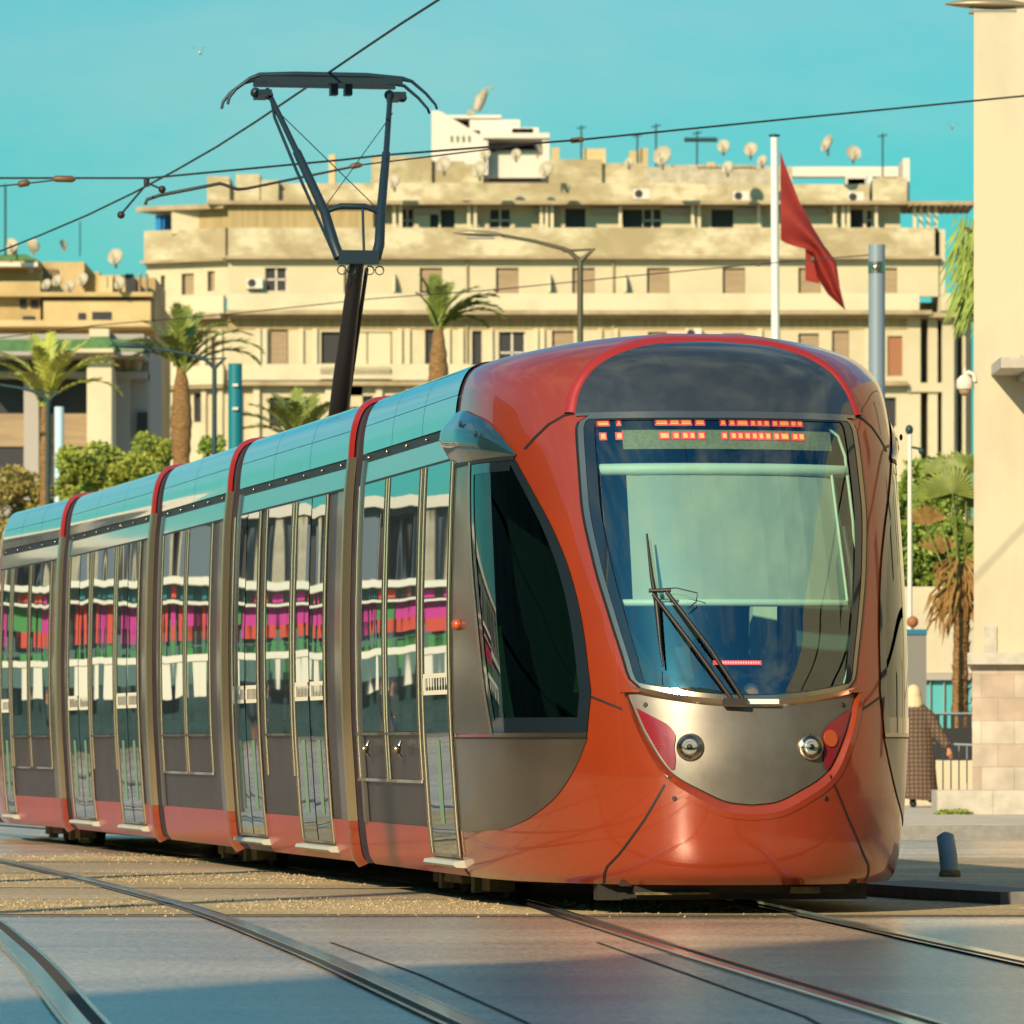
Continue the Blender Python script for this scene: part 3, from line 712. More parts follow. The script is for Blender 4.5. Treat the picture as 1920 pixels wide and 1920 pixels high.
# rear cab (leaving the picture on the left)
mb=MB(); rows=[]
for j in range(61):
    v=j/60; rows.append([W2(4,Vector((7.0-p.x,p.y,p.z))) for p in [side_sv(SE-.1,v,-1)]+[nose_phi(q,v) for q in lin(-90,90,60)]+[side_sv(SE-.1,v,1)]])
mb.grid(rows); mb.build('rear_cab',M['red'],tram)
mb=MB(); mb.grid([[W2(4,Vector((7.0-q.x+.01,q.y*1.002,q.z))) for q in [front_st(*ws(ta,r)) for ta in lin(-1,1,12)]] for r in lin(0,1,12)]); mb.build('rear_windscreen',M['blackg'],tram)
# --- underframe and bogies
mb=MB()
def kbox(mb,k,s0,s1,t0,t1,z0,z1):
    c=[W2(k,(s,t,z)) for z in (z0,z1) for t in (t0,t1) for s in (s0,s1)]
    mb.add(c,[(0,2,3,1),(4,5,7,6),(0,1,5,4),(2,6,7,3),(0,4,6,2),(1,3,7,5)])
for k in range(5): kbox(mb,k,1.9 if k==0 else .1,LEN[k]-.1,-1.02,1.02,.16,.30)
kbox(mb,0,.42,1.9,-.70,.70,.17,.30)
mb.build('underframe',M['under'],tram)
mb=MB(); kbox(mb,0,.60,.75,-.80,.80,.085,.20); kbox(mb,0,.50,.54,-.7,-.1,.10,.13); kbox(mb,0,.40,.46,-.62,.62,.13,.20); ug=mb.build('track_guard',M['under'],tram)
mb=MB(); kbox(mb,0,.37,.42,.30,.47,.125,.165); kbox(mb,0,.37,.40,-.62,-.18,.12,.135); mb.build('guard_bracket',M['bogie'],ug)
for k,sc in ((0,4.7),(2,2.4),(4,2.6)):
    mb=MB()
    for sg in (-1,1):
        kbox(mb,k,sc-1.3,sc+1.3,sg*.90-.04,sg*.90+.04,.16,.30); kbox(mb,k,sc-.35,sc+.35,sg*.96-.05,sg*.96+.05,.10,.22)
        kbox(mb,k,sc-1.30,sc-1.0,sg*.90-.08,sg*.90+.08,.07,.22); kbox(mb,k,sc+.95,sc+1.15,sg*.9-.06,sg*.9+.06,.08,.22); kbox(mb,k,sc-.75,sc-.62,sg*.95-.04,sg*.95+.04,.05,.2); kbox(mb,k,sc+.6,sc+.72,sg*.95-.04,sg*.95+.04,.05,.2)
    bg=mb.build('bogie',M['bogie'],tram)
    for ds in (-.85,.85):
        for sg in (-1,1):
            mb=MB(); mb.tube([W2(k,(sc+ds,sg*t,.30)) for t in (.68,.70,.70,.80)],[.24,.33,.30,.29],24); mb.build('wheel',M['under'],bg)
# --- pantograph on the middle section
def PL(s,t,z): return W2(2,(s,t,z))
mb=MB(); kbox(mb,2,2.5,4.3,-.5,.5,3.36,3.50); pg=mb.build('pantograph',M['pantob'],tram)
mb=MB(); mb.tube([PL(3.35,0,3.55),PL(3.0,0,4.0),PL(2.5,0,4.6),PL(2.2,0,4.93)],[.085,.08,.065,.06],10); mb.tube([PL(3.5,.09,3.6),PL(2.3,.09,4.85)],.018,6); mb.build('lower_arm',M['pantob'],pg)
mb=MB()
kbox(mb,2,2.15,2.25,-.16,.17,4.88,4.99)
for t0,t1,tt in ((-.15,-.17,-.52),(.15,.16,.52)):
    mb.tube([PL(2.2,t0,4.93),PL(2.25,t0*1.25,5.05),PL(2.45,t0+(tt-t0)*.22,5.32),PL(3.05,t0+(tt-t0)*.60,5.86)],[.045,.045,.040,.036],8)
    mb.tube([PL(3.05,t0+(tt-t0)*.60,5.86),PL(3.75,tt*1.0,6.44)],[.026,.022],8)
mb.tube([PL(2.22,-.20,4.98),PL(2.9,-.40,5.70),PL(3.45,-.50,6.18),PL(3.7,-.50,6.40)],.013,6)
mb.tube([PL(2.45,-.24,5.32),PL(2.45,-.1,5.37),PL(2.45,.1,5.37),PL(2.45,.23,5.32)],[.02,.025,.025,.02],6); mb.tube([PL(2.45,.08,5.36),PL(2.25,.06,4.98)],.012,6)
mb.tube([PL(2.5,-.24,5.34),PL(3.5,.50,6.24)],.005,4); mb.tube([PL(2.5,.23,5.34),PL(3.5,-.47,6.24)],.005,4)
for t in (-.13,-.05,.10,.18): mb.tube([PL(2.2,t+.035*math.cos(a),4.83+.035*math.sin(a)) for a in lin(0,6.28,10)],.006,4)
mb.build('upper_arm',M['panto'],pg)
mb=MB()
for s in (3.62,4.0):
    mb.tube([PL(s,t,z) for t,z in ((-.87,6.30),(-.855,6.36),(-.80,6.43),(-.68,6.52),(-.60,6.55),(-.3,6.56),(.3,6.56),(.60,6.54),(.68,6.52),(.80,6.42),(.88,6.33),(.895,6.29))],[.012,.013,.014,.016,.022,.026,.026,.022,.016,.014,.013,.012],6)
    kbox(mb,2,s-.03,s+.03,-.60,.60,6.49,6.54)
for t in (-.55,.58): kbox(mb,2,3.6,4.02,t-.05,t+.05,6.38,6.43); mb.ball(PL(3.8,t-.06,6.42),.045,8,6); mb.ball(PL(3.8,t+.05,6.40),.04,8,6)
for t in (.05,.17): kbox(mb,2,3.75,3.87,t-.03,t+.03,6.41,6.50)
mb.build('collector_head',M['panto'],pg)
# ---------------------------------------------------------------- ground
def ribbon(mb,path,o0,o1,z,z2=None):
    A=[];B=[]
    for i,p in enumerate(path):
        a=path[max(0,i-1)]; b=path[min(len(path)-1,i+1)]; d=Vector((b[0]-a[0],b[1]-a[1],0)).normalized(); n=Vector((-d.y,d.x,0))
        q=Vector((p[0],p[1],0)); A.append(q+n*o0+Vector((0,0,z))); B.append(q+n*o1+Vector((0,0,z if z2 is None else z2)))
    mb.grid([A,B],flip=True)
def smooth(path,n=8):
    out=[]
    for i in range(len(path)-1):
        p0=Vector(path[max(0,i-1)]);p1=Vector(path[i]);p2=Vector(path[i+1]);p3=Vector(path[min(len(path)-1,i+2)])
        for k in range(n):
            t=k/n; out.append(.5*((2*p1)+(p2-p0)*t+(2*p0-5*p1+4*p2-p3)*t*t+(3*p1-p0-3*p2+p3)*t**3))
    out.append(Vector(path[-1])); return out
mb=MB(); mb.add([(-900,-300,0),(900,-300,0),(900,1500,0),(-900,1500,0)],[(0,1,2,3)]); struct('ground',mb,M['asphalt'])
def gpoly(name,pts,z,m):
    mb=MB(); mb.add([(p[0],p[1],z) for p in pts],[tuple(range(len(pts)))]); return struct(name,mb,m)
gpoly('track_bed',[(-14,36.9),(12,36.2),(12,53.5),(-14,57)],.004,M['trackbed'])
gpoly('gravel_band',[(-14,37.1),(4.2,36.6),(4.2,39.8),(-14,40.6)],.008,M['gravel'])
gpoly('gravel_band',[(-14,44.5),(2,43.0),(2,47.0),(-14,49.6)],.008,M['gravel'])
gpoly('gravel_band',[(-14,53.8),(2,52.3),(2,54.6),(-14,56.6)],.008,M['gravel'])
def pebbles():
    rg=random.Random(12); mb=MB()
    for i in range(4200):
        if rg.random()<.55: y=rg.gauss(38.7,.9); x=rg.uniform(-.085*y-.2,.12*y*.35)
        elif rg.random()<.6: y=rg.gauss(46.4,1.2); x=rg.uniform(-.085*y-.2,-1)
        else: y=rg.gauss(54.5,1.2); x=rg.uniform(-.085*y-.2,-2.2)
        r=rg.uniform(.005,.012)
        if any(abs(x-q.x)<.14 for q in _near(y)): continue
        a=rg.uniform(0,6.28); c=Vector((x,y,.008)) 
        mb.add([c+Vector((r*math.cos(a),r*math.sin(a),0)),c+Vector((r*math.cos(a+2.1),r*math.sin(a+2.1),0)),c+Vector((r*math.cos(a+4.2),r*math.sin(a+4.2),0)),c+Vector((r*.2,0,r*1.1))],[(0,1,3),(1,2,3),(2,0,3)])
    o=mb.build('gravel',M['pebble'],None,origin=(0,0,0)); tag(o,'loose golden gravel bedded around the tracks','gravel',kind='stuff')
TB=[(-13.5,97),(-9.8,87),(-6.6,75),(-4.5,67.2),(-2.94,60.3),(-1.74,54),(-.87,49.3),(.26,43.4),(.72,40),(1.04,36.2),(1.53,30),(2.13,22.7),(2.75,15),(3.4,7)]
TA=[(x-.69,y) for x,y in ((-13.4,92),(-8.9,75),(-6.5,64.5),(-4.31,53.4),(-2.14,39.66),(-1.035,30.8),(-.17,22.68),(.33,18),(1.05,10))]
TBs=smooth([Vector((a,b,0)) for a,b in TB]); TAs=smooth([Vector((a,b,0)) for a,b in TA])
def off(path,o):
    r=[]
    for i,p in enumerate(path):
        a=path[max(0,i-1)]; b=path[min(len(path)-1,i+1)]; d=(b-a).normalized(); r.append(p+Vector((-d.y,d.x,0))*o)
    return r
RAILS=[(q.x,q.y) for path,o in ((TBs,-.717),(TBs,.717),(TAs,-.69),(TAs,.69)) for q in off(path,o)]
def _near(y): return [Vector((a,b,0)) for a,b in RAILS if abs(b-y)<.9]
pebbles()
for nm,path,o,lab,sg in (('b',TBs,-.717,'steel grooved rail under the right-hand side of the tram',-1),('b',TBs,.717,'steel grooved rail under the near left side of the tram',1),('a',TAs,-.69,'bright steel rail curving across the middle foreground, nearest rail of the empty track',-1),('a',TAs,.69,'outer steel rail of the empty track at the lower left corner',1)):
    # path runs towards the camera: positive offset is to the right in the picture
    P=off(path,o); s=-1 if o<0 else 1
    mb=MB(); w=.055 if nm=='b' else .072
    ribbon(mb,P,-w*.5,w*.5,.014); ribbon(mb,P,w*.5,w*.5+.006,.014,.004); ribbon(mb,P,-w*.5-.006,-w*.5,.004,.014)
    r=thing('rail',lab,'rail',(P[60].x,P[60].y,0),'tram rails set in the road'); hd=mb.build('rail_head',M['steel'],r)
    mb=MB(); ribbon(mb,P,-s*(w*.5+.055)if s>0 else w*.5,-s*w*.5 if s>0 else w*.5+.055,.0125); mb.build('flange_groove',M['groove'],r)
    mb=MB(); a=-(w*.5+.075) if s>0 else w*.5+.055; ribbon(mb,P,a,a+.02,.0135)
    ribbon(mb,P,w*.5+.012 if s>0 else -w*.5-.028,w*.5+.028 if s>0 else -w*.5-.012,.0128); mb.build('rail_lip',M['steel'],r)
mb=MB(); ribbon(mb,[gnd(620,1768),gnd(790,1830),gnd(985,1918),gnd(1100,1990)],-.008,.008,.0045); ribbon(mb,[gnd(1120,1768),gnd(1290,1828),gnd(1510,1908),gnd(1640,1980)],-.008,.008,.0045)
ribbon(mb,[(-14,36.85,0),(0,36.3,0),(12,36.0,0)],-.03,.03,.0128); ribbon(mb,[(-14,40.7,0),(4,39.9,0)],-.02,.02,.0128)
ribbon(mb,[(-14,49.8,0),(3,47.1,0)],-.03,.03,.0128)
struct('road_joint',mb,M['groove'])
# right-hand road, lines, kerb and pavement
mb=MB(); mb.bb(2,60,65.7,66.0,0,.14); struct('kerb',mb,M['kerb'])
mb=MB(); mb.bb(2,60,66.0,140,-.01,.145); struct('pavement',mb,M['pave'])
mb=MB()
for x0,x1,y,w in ((2.5,6.1,57.0,.10),(3.9,14,55.0,.12),(2.5,20,45.6,.16)): mb.bb(x0,x1,y,y+w,.003,.006)
struct('road_marking',mb,M['paint'])
mb=MB(); 
mb.add([gnd(1600,1662)+Vector((0,0,.09)),gnd(1770,1690)+Vector((0,0,.09)),gnd(1780,1703),gnd(1590,1672)],[(0,3,2,1)])
P=[(2.2,41.6),(2.65,40.0),(3.0,39.0),(5.2,38.6),(5.2,39.5),(3.2,40.1),(2.7,42.4)]
mb=MB(); mb.prism([(x,y,0) for x,y in P],(0,0,.085)); t_=mb.build('rubber_kerb',M['rubber'],None); tag(t_,'low dark grey slab kerb lying on the road right of the tram nose','kerb')
mb=MB(); mb.prism([(x,y,0) for x,y in ((3.05,38.15),(6,37.6),(6,36.9),(3.5,37.3))],(0,0,.012)); struct('road_patch',mb,M['pave'])
# leaning stub bollard
b0=gnd(1781,1645); mb=MB()
mb.tube([b0+Vector((.0,0,.02)),b0+Vector((-.012,.03,.17)),b0+Vector((-.028,.09,.30)),b0+Vector((-.03,.10,.31))],[.068,.068,.066,.04],20); bo=thing('bollard','short leaning blue-grey bollard stub on the road right of the tram','bollard',b0); mb.build('post',M['mastb'],bo)
mb=MB(); q=b0; mb.tube([q,q+Vector((0,0,.035)),q+Vector((0,0,.055))],[.082,.080,.070],20); mb.build('base_ring',M['bark'],bo)

# ---------------------------------------------------------------- helpers for buildings
class Seg:                                   # wall line from (x0,y0) to (x1,y1); u along, n outward
    def __init__(s,x0,y0,x1,y1):
        s.o=Vector((x0,y0,0)); d=Vector((x1-x0,y1-y0,0)); s.L=d.length; s.u=d.normalized(); s.n=Vector((s.u.y,-s.u.x,0))
    def box(s,mb,u0,u1,n0,n1,z0,z1):
        c=[s.o+s.u*u+s.n*n+Vector((0,0,z)) for z in (z0,z1) for n in (n1,n0) for u in (u0,u1)]
        mb.add(c,[(0,2,3,1),(4,5,7,6),(0,1,5,4),(2,6,7,3),(0,4,6,2),(1,3,7,5)])
    def wall(s,mb,u0,u1,n0,n1,z0,z1,ops):     # ops: (ua,ub,za,zb) real openings
        cur=u0
        for a,b,za,zb in sorted(ops):
            if a>cur: s.box(mb,cur,a,n0,n1,z0,z1)
            if za>z0: s.box(mb,a,b,n0,n1,z0,za)
            if zb<z1: s.box(mb,a,b,n0,n1,zb,z1)
            cur=b
        if cur<u1: s.box(mb,cur,u1,n0,n1,z0,z1)
def X_(px,Y): return (px-960)*Y/F
def Z_(py,Y): return CAMZ-(py-HY)*Y/F
# ---------------------------------------------------------------- main apartment block
YB=340.0
def bx(px): return X_(px,YB)
def bz(py): return Z_(py,YB)
blk=thing('apartment_block','wide stained cream apartment block with long balconies and a flat roof behind the tram','building',(bx(1000),YB,0))
main=Seg(bx(428),YB,bx(1762),YB); side=Seg(bx(270),YB+2.2,bx(428),YB)
def U(px): return bx(px)-main.o.x
def SU(px): return (px-270)/(428-270)*side.L
wall=MB(); 
def mwall(m,pxa,pxb,n0,n1,pya,pyb,ops=()): # py top, bottom
    main.wall(m,U(pxa),U(pxb),n0,n1,bz(pyb),bz(pya),[(U(a),U(b),bz(zb),bz(za)) for a,b,za,zb in ops])
def swall(m,pxa,pxb,n0,n1,pya,pyb,ops=()):
    side.wall(m,SU(pxa),SU(pxb),n0,n1,bz(pyb),bz(pya),[(SU(a),SU(b),bz(zb),bz(za)) for a,b,za,zb in ops])
def window(seg,ua,ub,za,zb,n,kind='shut',par=blk,frame=True,m1=None):
    mb=MB(); seg.box(mb,ua,ub,n-.30,n-.26,za,zb); w=mb.build('window',m1 or M['win'],par)
    if kind=='shut':
        mb=MB(); lo=za+(zb-za)*random.choice([0,0,0,.35,.1]); seg.box(mb,ua+.12,ub-.02,n-.24,n-.20,lo,zb-.02); mb.build('shutter',M['shut'],w)
    if kind=='cross':
        mb=MB(); c=(ua+ub)/2; z=(za+zb)/2; seg.box(mb,c-.05,c+.05,n-.24,n-.2,za,zb); seg.box(mb,ua,ub,n-.24,n-.2,z-.04,z+.04); seg.box(mb,ua,ua+.07,n-.24,n-.2,za,zb); seg.box(mb,ub-.07,ub,n-.24,n-.2,za,zb); mb.build('frame',M['whitew'],w)
    if kind=='brown':
        mb=MB(); seg.box(mb,ua+.05,ub-.05,n-.24,n-.18,za+(zb-za)*.2,zb); mb.build('shutter',M['shut'],w)
    return w
W0=(787,930,1073,1213,1355,1497,1640)
# E floor 490-552
opsE=[(a,a+42,502,550) for a in W0]+[(497,538,502,545),(645,668,505,550)]
mwall(wall,428,1762,-.5,0,486,556,opsE)
for a,b,c,d in opsE:
    window(main,U(a),U(b),bz(d),bz(c),0,'cross' if a==497 else 'shut')
opsS=[(298,306,512,555),(338,362,510,550),(388,402,507,545)]
swall(wall,270,428,-.5,0,486,560,opsS)
for a,b,c,d in opsS: window(side,SU(a),SU(b),bz(d),bz(c),0)
# H floor 597-715
opsH=[(505,540,618,705),(602,640,622,682),(640,690,622,682),(690,735,622,682),(797,815,618,690),(885,903,620,685),(935,985,622,700),(1035,1075,620,700),(1215,1250,622,700),(1355,1395,625,700),(1497,1535,625,700),(1560,1592,620,700),(1664,1692,630,705)]
mwall(wall,428,1700,-.5,0,590,722,opsH)
for a,b,c,d in opsH:
    big=600<a<700
    w=window(main,U(a),U(b),bz(d),bz(c),0,'brown' if a in(505,) else ('x' if a in (602,797,885,1664) else ('cross' if a==935 else 'shut')))
    if big and a!=602:
        mb=MB(); main.box(mb,U(a),U(b)-.08,-.2,-.12,bz(d),bz(c)); mb.build('shutter',M['cream2'],w)
    if a==1664: 
        mb=MB(); main.box(mb,U(a),U(b),-.2,-.15,bz(d),bz(c)); mb.build('shutter',M['shutb'],w)
opsHs=[(300,312,625,690),(352,372,640,690),(395,405,630,690)]
swall(wall,270,428,-.5,0,590,722,opsHs)
for a,b,c,d in opsHs: window(side,SU(a),SU(b),bz(d),bz(c),0,'shut')
# J floors down to the ground
opsJ=[(648,700,742,775),(505,545,745,800),(560,600,760,900),(800,850,742,790),(920,970,742,790)]+[(a,a+40,745,800) for a in (1073,1213,1355,1497,1640)]+[(a,a+40,870,940) for a in (640,930,1213,1497)]
mwall(wall,428,1700,-.5,0,715,1393,opsJ)
for a,b,c,d in opsJ: window(main,U(a),U(b),bz(d),bz(c),0,'cross' if a==648 else 'x')
opsJs=[(290,302,735,800),(362,385,735,790)]
swall(wall,270,428,-.5,0,715,1393,opsJs)
for a,b,c,d in opsJs: window(side,SU(a),SU(b),bz(d),bz(c),0,'x')
# right end: pilasters and deep dark bays
for a,b,n in ((1700,1726,0),(1740,1758,.0),(1766,1788,.3)):
    main.box(wall,U(a),U(b),-3,n,bz(1393),bz(592))
main.box(wall,U(1726),U(1830),-8,-3,bz(1393),bz(560))
main.box(wall,U(1700),U(1790),-3,.2,bz(735),bz(718))
for a,b in ((1786,1796),(1806,1812)): main.box(wall,U(a),U(b),-3,-.6,bz(1393),bz(592))
main.box(wall,U(1760),U(1772),-6,0,bz(600),bz(430)); 
# C floor (recessed) 388-430
opsC=[(750,776,390,430),(806,822,390,430),(826,852,390,430),(917,958,390,430),(1060,1098,388,430),(1168,1205,390,430),(1206,1242,390,430),(1335,1376,390,430),(1592,1620,390,428),(1626,1650,392,428)]
mwall(wall,320,1690,-1.6,-.9,384,436,opsC)
for i,(a,b,c,d) in enumerate(opsC):
    window(main,U(a),U(b),bz(d),bz(c),-.9,'x' if i%3 else 'cross')
wall.build('wall',M['cream'],blk)
for a in (736,748,876,888,1012,1022,1032,1160,1296,1308,1420,1562,1578,1588,1640,1712,1724,1738,1752):
    mb=MB(); main.box(mb,U(a),U(a+6),-.3,0,bz(432),bz(384)); mb.build('loggia_column',M['cream2'],blk)
for a in (775,1000,1110,1248,1380,1500):
    mb=MB(); main.box(mb,U(a),U(a+50),-.75,-.65,bz(400),bz(388)); mb.build('rolled_awning',M['lilac'],blk)
mb=MB(); mwall(mb,428,700,-.6,.2,386,430); swall(mb,322,428,-.6,-.1,386,430); mb.build('corrugated_screen',M['ochre'],blk)
mb=MB(); side.box(mb,SU(288),SU(298),-1,0,bz(432),bz(398)); side.box(mb,SU(300),SU(303),-1,-.1,bz(432),bz(396)); mb.build('blue_curtain',M['bluep'],blk)
# parapets
mb=MB(); mwall(mb,428,1756,.1,.4,428,481); swall(mb,272,429,.1,.38,428,492)
main.box(mb,U(1752),U(1756),-8,.4,bz(481),bz(428)); mb.build('stained_parapet',M['stain'],blk)
mb=MB(); mwall(mb,428,1722,.6,.85,552,585); swall(mb,268,429,.35,.6,555,592); main.box(mb,U(1718),U(1722),-5,.6,bz(585),bz(552)); main.box(mb,U(1762),U(1786),-.5,.9,bz(585),bz(552)); mb.build('balcony_front',M['cream2'],blk)
mb=MB(); mwall(mb,425,1762,-1,.62,481,487); swall(mb,268,428,-1,.6,484,490)
mwall(mb,425,1745,-1,1.15,584,592); mwall(mb,428,1745,-1,.8,592,597); swall(mb,262,428,-1,.9,588,598); main.box(mb,U(1740),U(1800),-3,1.0,bz(597),bz(588))
mwall(mb,390,1700,-3,.75,378,385); main.box(mb,U(1700),U(1826),-5,.7,bz(386),bz(379)); side.box(mb,SU(262),SU(430),-5,.7,bz(392),bz(383))
for a in range(1702,1826,12): main.box(mb,U(a),U(a+2),-4,1.7,bz(390),bz(386))
mwall(mb,428,1700,0,.7,716,724); swall(mb,266,428,0,.6,718,728); mb.build('ledges',M['slab'],blk)
# cornice shadow put in as a darker strip along the wall
mb=MB(); mwall(mb,428,1700,0,.06,597,617); swall(mb,270,428,0,.06,598,618); mb.build('cornice_shade',M['ochre'],blk)
# balustrade and pilaster strips
mb=MB(); main.box(mb,U(602),U(735),.4,.7,bz(690),bz(684)); main.box(mb,U(602),U(735),.4,.7,bz(712),bz(704))
for i in range(26): main.box(mb,U(604+i*5),U(606.4+i*5),.45,.65,bz(704),bz(690))
mwall(mb,428,602,.4,.7,684,714); mwall(mb,735,880,.4,.7,684,714); swall(mb,266,430,.4,.7,686,722); mb.build('balustrade',M['cream2'],blk)
mb=MB()
for a in (480,492,560,586,745,760,835,860,915,1000,1012,1120,1150,1290,1420,1450,1620): main.box(mb,U(a),U(a+9),0,.22,bz(716),bz(617))
for a in (440,475,550,610,640,705,760,860,1000,1100,1320): main.box(mb,U(a),U(a+12),0,.3,bz(1393),bz(724))
for a in (275,318,330,380,412): side.box(mb,SU(a),SU(a+8),0,.25,bz(716),bz(618)); side.box(mb,SU(a),SU(a+9),0,.25,bz(1393),bz(728))
mb.build('pilasters',M['cream2'],blk)
# curved fins between balconies (real quarter discs casting the dark crescents)
for a in (737,1028,1170):
    mb=MB(); pts=[Vector((bx(a),YB,bz(550)))]+[Vector((bx(a),YB-.85*math.cos(R(t)),bz(550)+1.05*math.sin(R(t)))) for t in range(0,91,10)]
    mb.prism(pts,(.12,0,0)); mb.build('balcony_fin',M['cream2'],blk)
# drain pipes
mb=MB()
for a in (876,1150): mb.tube([at(a,486,YB-.15),at(a,555,YB-.15)],.05,6); mb.tube([at(a,600,YB-.15),at(a,716,YB-.15)],.05,6)
mb.build('drain_pipe',M['slab'],blk)
# penthouse level
mb=MB()
for a,b,t,n in ((386,428,326,0),(440,485,322,0),(487,520,333,0),(385,700,350,-.5),(520,705,336,-1),(700,1290,337,-.5),(1290,1634,339,-.5),(1640,1705,330,-.4)): mwall(mb,a,b,-6+n,-1.5+n,t,380)
pen=mb.build('penthouse_wall',M['stain'],blk)
mb=MB()
for a,b,t in ((694,808,284),(870,905,298),(1030,1130,290),(1130,1210,296),(808,870,292)): 
    mb=MB(); mwall(mb,a,b,-7,-2.6-(a%7)*.2,t,338); mb.build('roof_room',M['stain'],blk)
for a,b,t in ((1035,1050,262),(1096,1138,264),(1183,1200,268),(1202,1218,263),(612,624,275),(1330,1345,290)):
    mb=MB(); mwall(mb,a,b,-6,-4.5,t,300 if a>700 else 338); mb.build('chimney',M['tan2'],blk)
mb=MB()
for i in range(10): mwall(mb,1648+i*6,1651+i*6,-4,-2,326,331)
for i in range(8): mwall(mb,442+i*5.5,445+i*5.5,-4,-2,320,324); mwall(mb,388+i*5,390.5+i*5,-4,-2,324,328)
mb.build('merlons',M['tan2'],blk)
mb=MB(); mwall(mb,1210,1490,-9,-3,304,340); mwall(mb,1240,1325,-10,-6,290,306); mwall(mb,1380,1480,-10,-6,292,306); mb.build('corrugated_shed',M['dish'],blk)
mb=MB(); 
for a in range(1310,1420,8): mwall(mb,a,a+4,-4,-2.8,299,304)
mb.build('shed_coping',M['tan'],blk)
mb=MB() # white terrace frame on the right
mwall(mb,1490,1712,-9,-8,287,306); mwall(mb,1600,1640,-9,-8,306,370); mwall(mb,1700,1712,-9,-3,287,370); mwall(mb,1520,1640,-8.6,-8.2,325,345); mwall(mb,1680,1710,-9,-8.5,300,340)
mb.build('white_terrace_wall',M['whitew'],blk)
mb=MB(); mwall(mb,1636,1645,-5,-4.7,306,340); mwall(mb,1660,1668,-5,-4.7,306,336); mb.build('terrace_posts',M['whitew'],blk)
mb=MB(); mwall(mb,1604,1638,-8.2,-8.0,310,345); mb.build('terrace_door',M['lilac'],blk)
# air conditioners
for i,(px,py,n) in enumerate(((1203,362,-.9),(1390,366,-.9),(1605,368,-.9),(478,532,.05),(1300,596+30,.05))):
    mb=MB(); main.box(mb,U(px-15),U(px+15),n,n+.5,bz(py+10),bz(py-9)); ac=mb.build('air_conditioner',M['whitew'],blk)
    mb=MB(); c=Vector((bx(px-5),YB-n-.5,bz(py))); mb.tube([c,c+Vector((0,-.04,0))],[.22,.2],14); mb.build('fan',M['win'],ac)
# ---------------------------------------------------------------- white roof house behind
YH=372.0
hs=thing('roof_house','white stepped penthouse with a slanting side wall rising above the stained roofline','building',at(920,1390,YH))
mb=MB(); p=[at(a,b,YH) for a,b in ((809,330),(809,207),(825,208),(905,256),(905,330))]; mb.prism(p,(0,9,0)); mb.build('slanting_wall',M['whitew'],hs)
mb=MB(); 
def hb(m,a,b,t,bt,y0,y1): m.bb(X_(a,YH),X_(b,YH),YH+y0,YH+y1,Z_(bt,YH),Z_(t,YH))
hb(mb,812,940,206,212,3,9); hb(mb,880,975,218,238,2,8); hb(mb,900,1000,238,252,1,8); hb(mb,905,1030,252,262,-1,8); hb(mb,905,915,260,330,-.8,0); hb(mb,1016,1030,260,330,-.8,0); hb(mb,930,1010,275,290,2,3); hb(mb,905,1030,300,330,4,5); hb(mb,960,1010,236,246,1,7); mb.build('terrace_wall',M['whitew'],hs)
mb=MB(); hb(mb,905,1030,284,332,.5,1.0); mb.build('lower_terrace_wall',M['whitew'],hs)
mb=MB(); hb(mb,915,1016,262,330,3.2,3.6); mb.build('window',M['win'],hs)
mb=MB()
for a in (845,856,867,866+12): hb(mb,a,a+4,255,266,-.05,0)
mb.build('slit_window',M['tile'],hs)
mb=MB(); hb(mb,875,888,196,207,3,5); mb.tube([at(893,207,YH+3),at(900,188,YH+3),at(910,170,YH+3)],[.25,.35,.2],6); mb.tube([at(906,168,YH+3),at(925,164,YH+3)],.06,4); mb.build('roof_mast',M['dish'],hs)
# ---------------------------------------------------------------- satellite dishes, aerials
def dish(px,py,rpx,Y,az=-20,label='',m='dish'):
    r=rpx*Y/F; c=at(px,py,Y); mb=MB(); rows=[]
    for i in range(6):
        q=i/5; rows.append([Vector((r*q*math.cos(a),-.0+ -.28*r*q*q,r*q*math.sin(a)*1.08)) for a in [2*math.pi*k/18 for k in range(18)]])
    Mx=Matrix.Rotation(R(az),3,'Z')@Matrix.Rotation(R(-22),3,'X')
    rr=[[c+Mx@p for p in row] for row in rows]; mb.grid(rr,closed=True)
    back=[[c+Mx@(p+Vector((0,.05,0))) for p in row] for row in rows]; mb.grid(back,closed=True,flip=True)
    root=thing('satellite_dish',label,'satellite dish',(c.x,c.y+.2,c.z-r*1.3),'satellite dishes on the roofs')
    mb.build('reflector',M[m],root)
    mb=MB(); mb.tube([c+Vector((0,.25,-r*1.35)),c+Vector((0,.22,0)),c+Mx@Vector((0,.05,0))],.06,6); mb.tube([c+Mx@Vector((0,-.1,-r)),c+Mx@Vector((0,-r*.9,-r*.1))],.03,4); mb.ball(c+Mx@Vector((0,-r*.9,-r*.08)),.045,6,4); mb.build('mount',M['slab'],root)
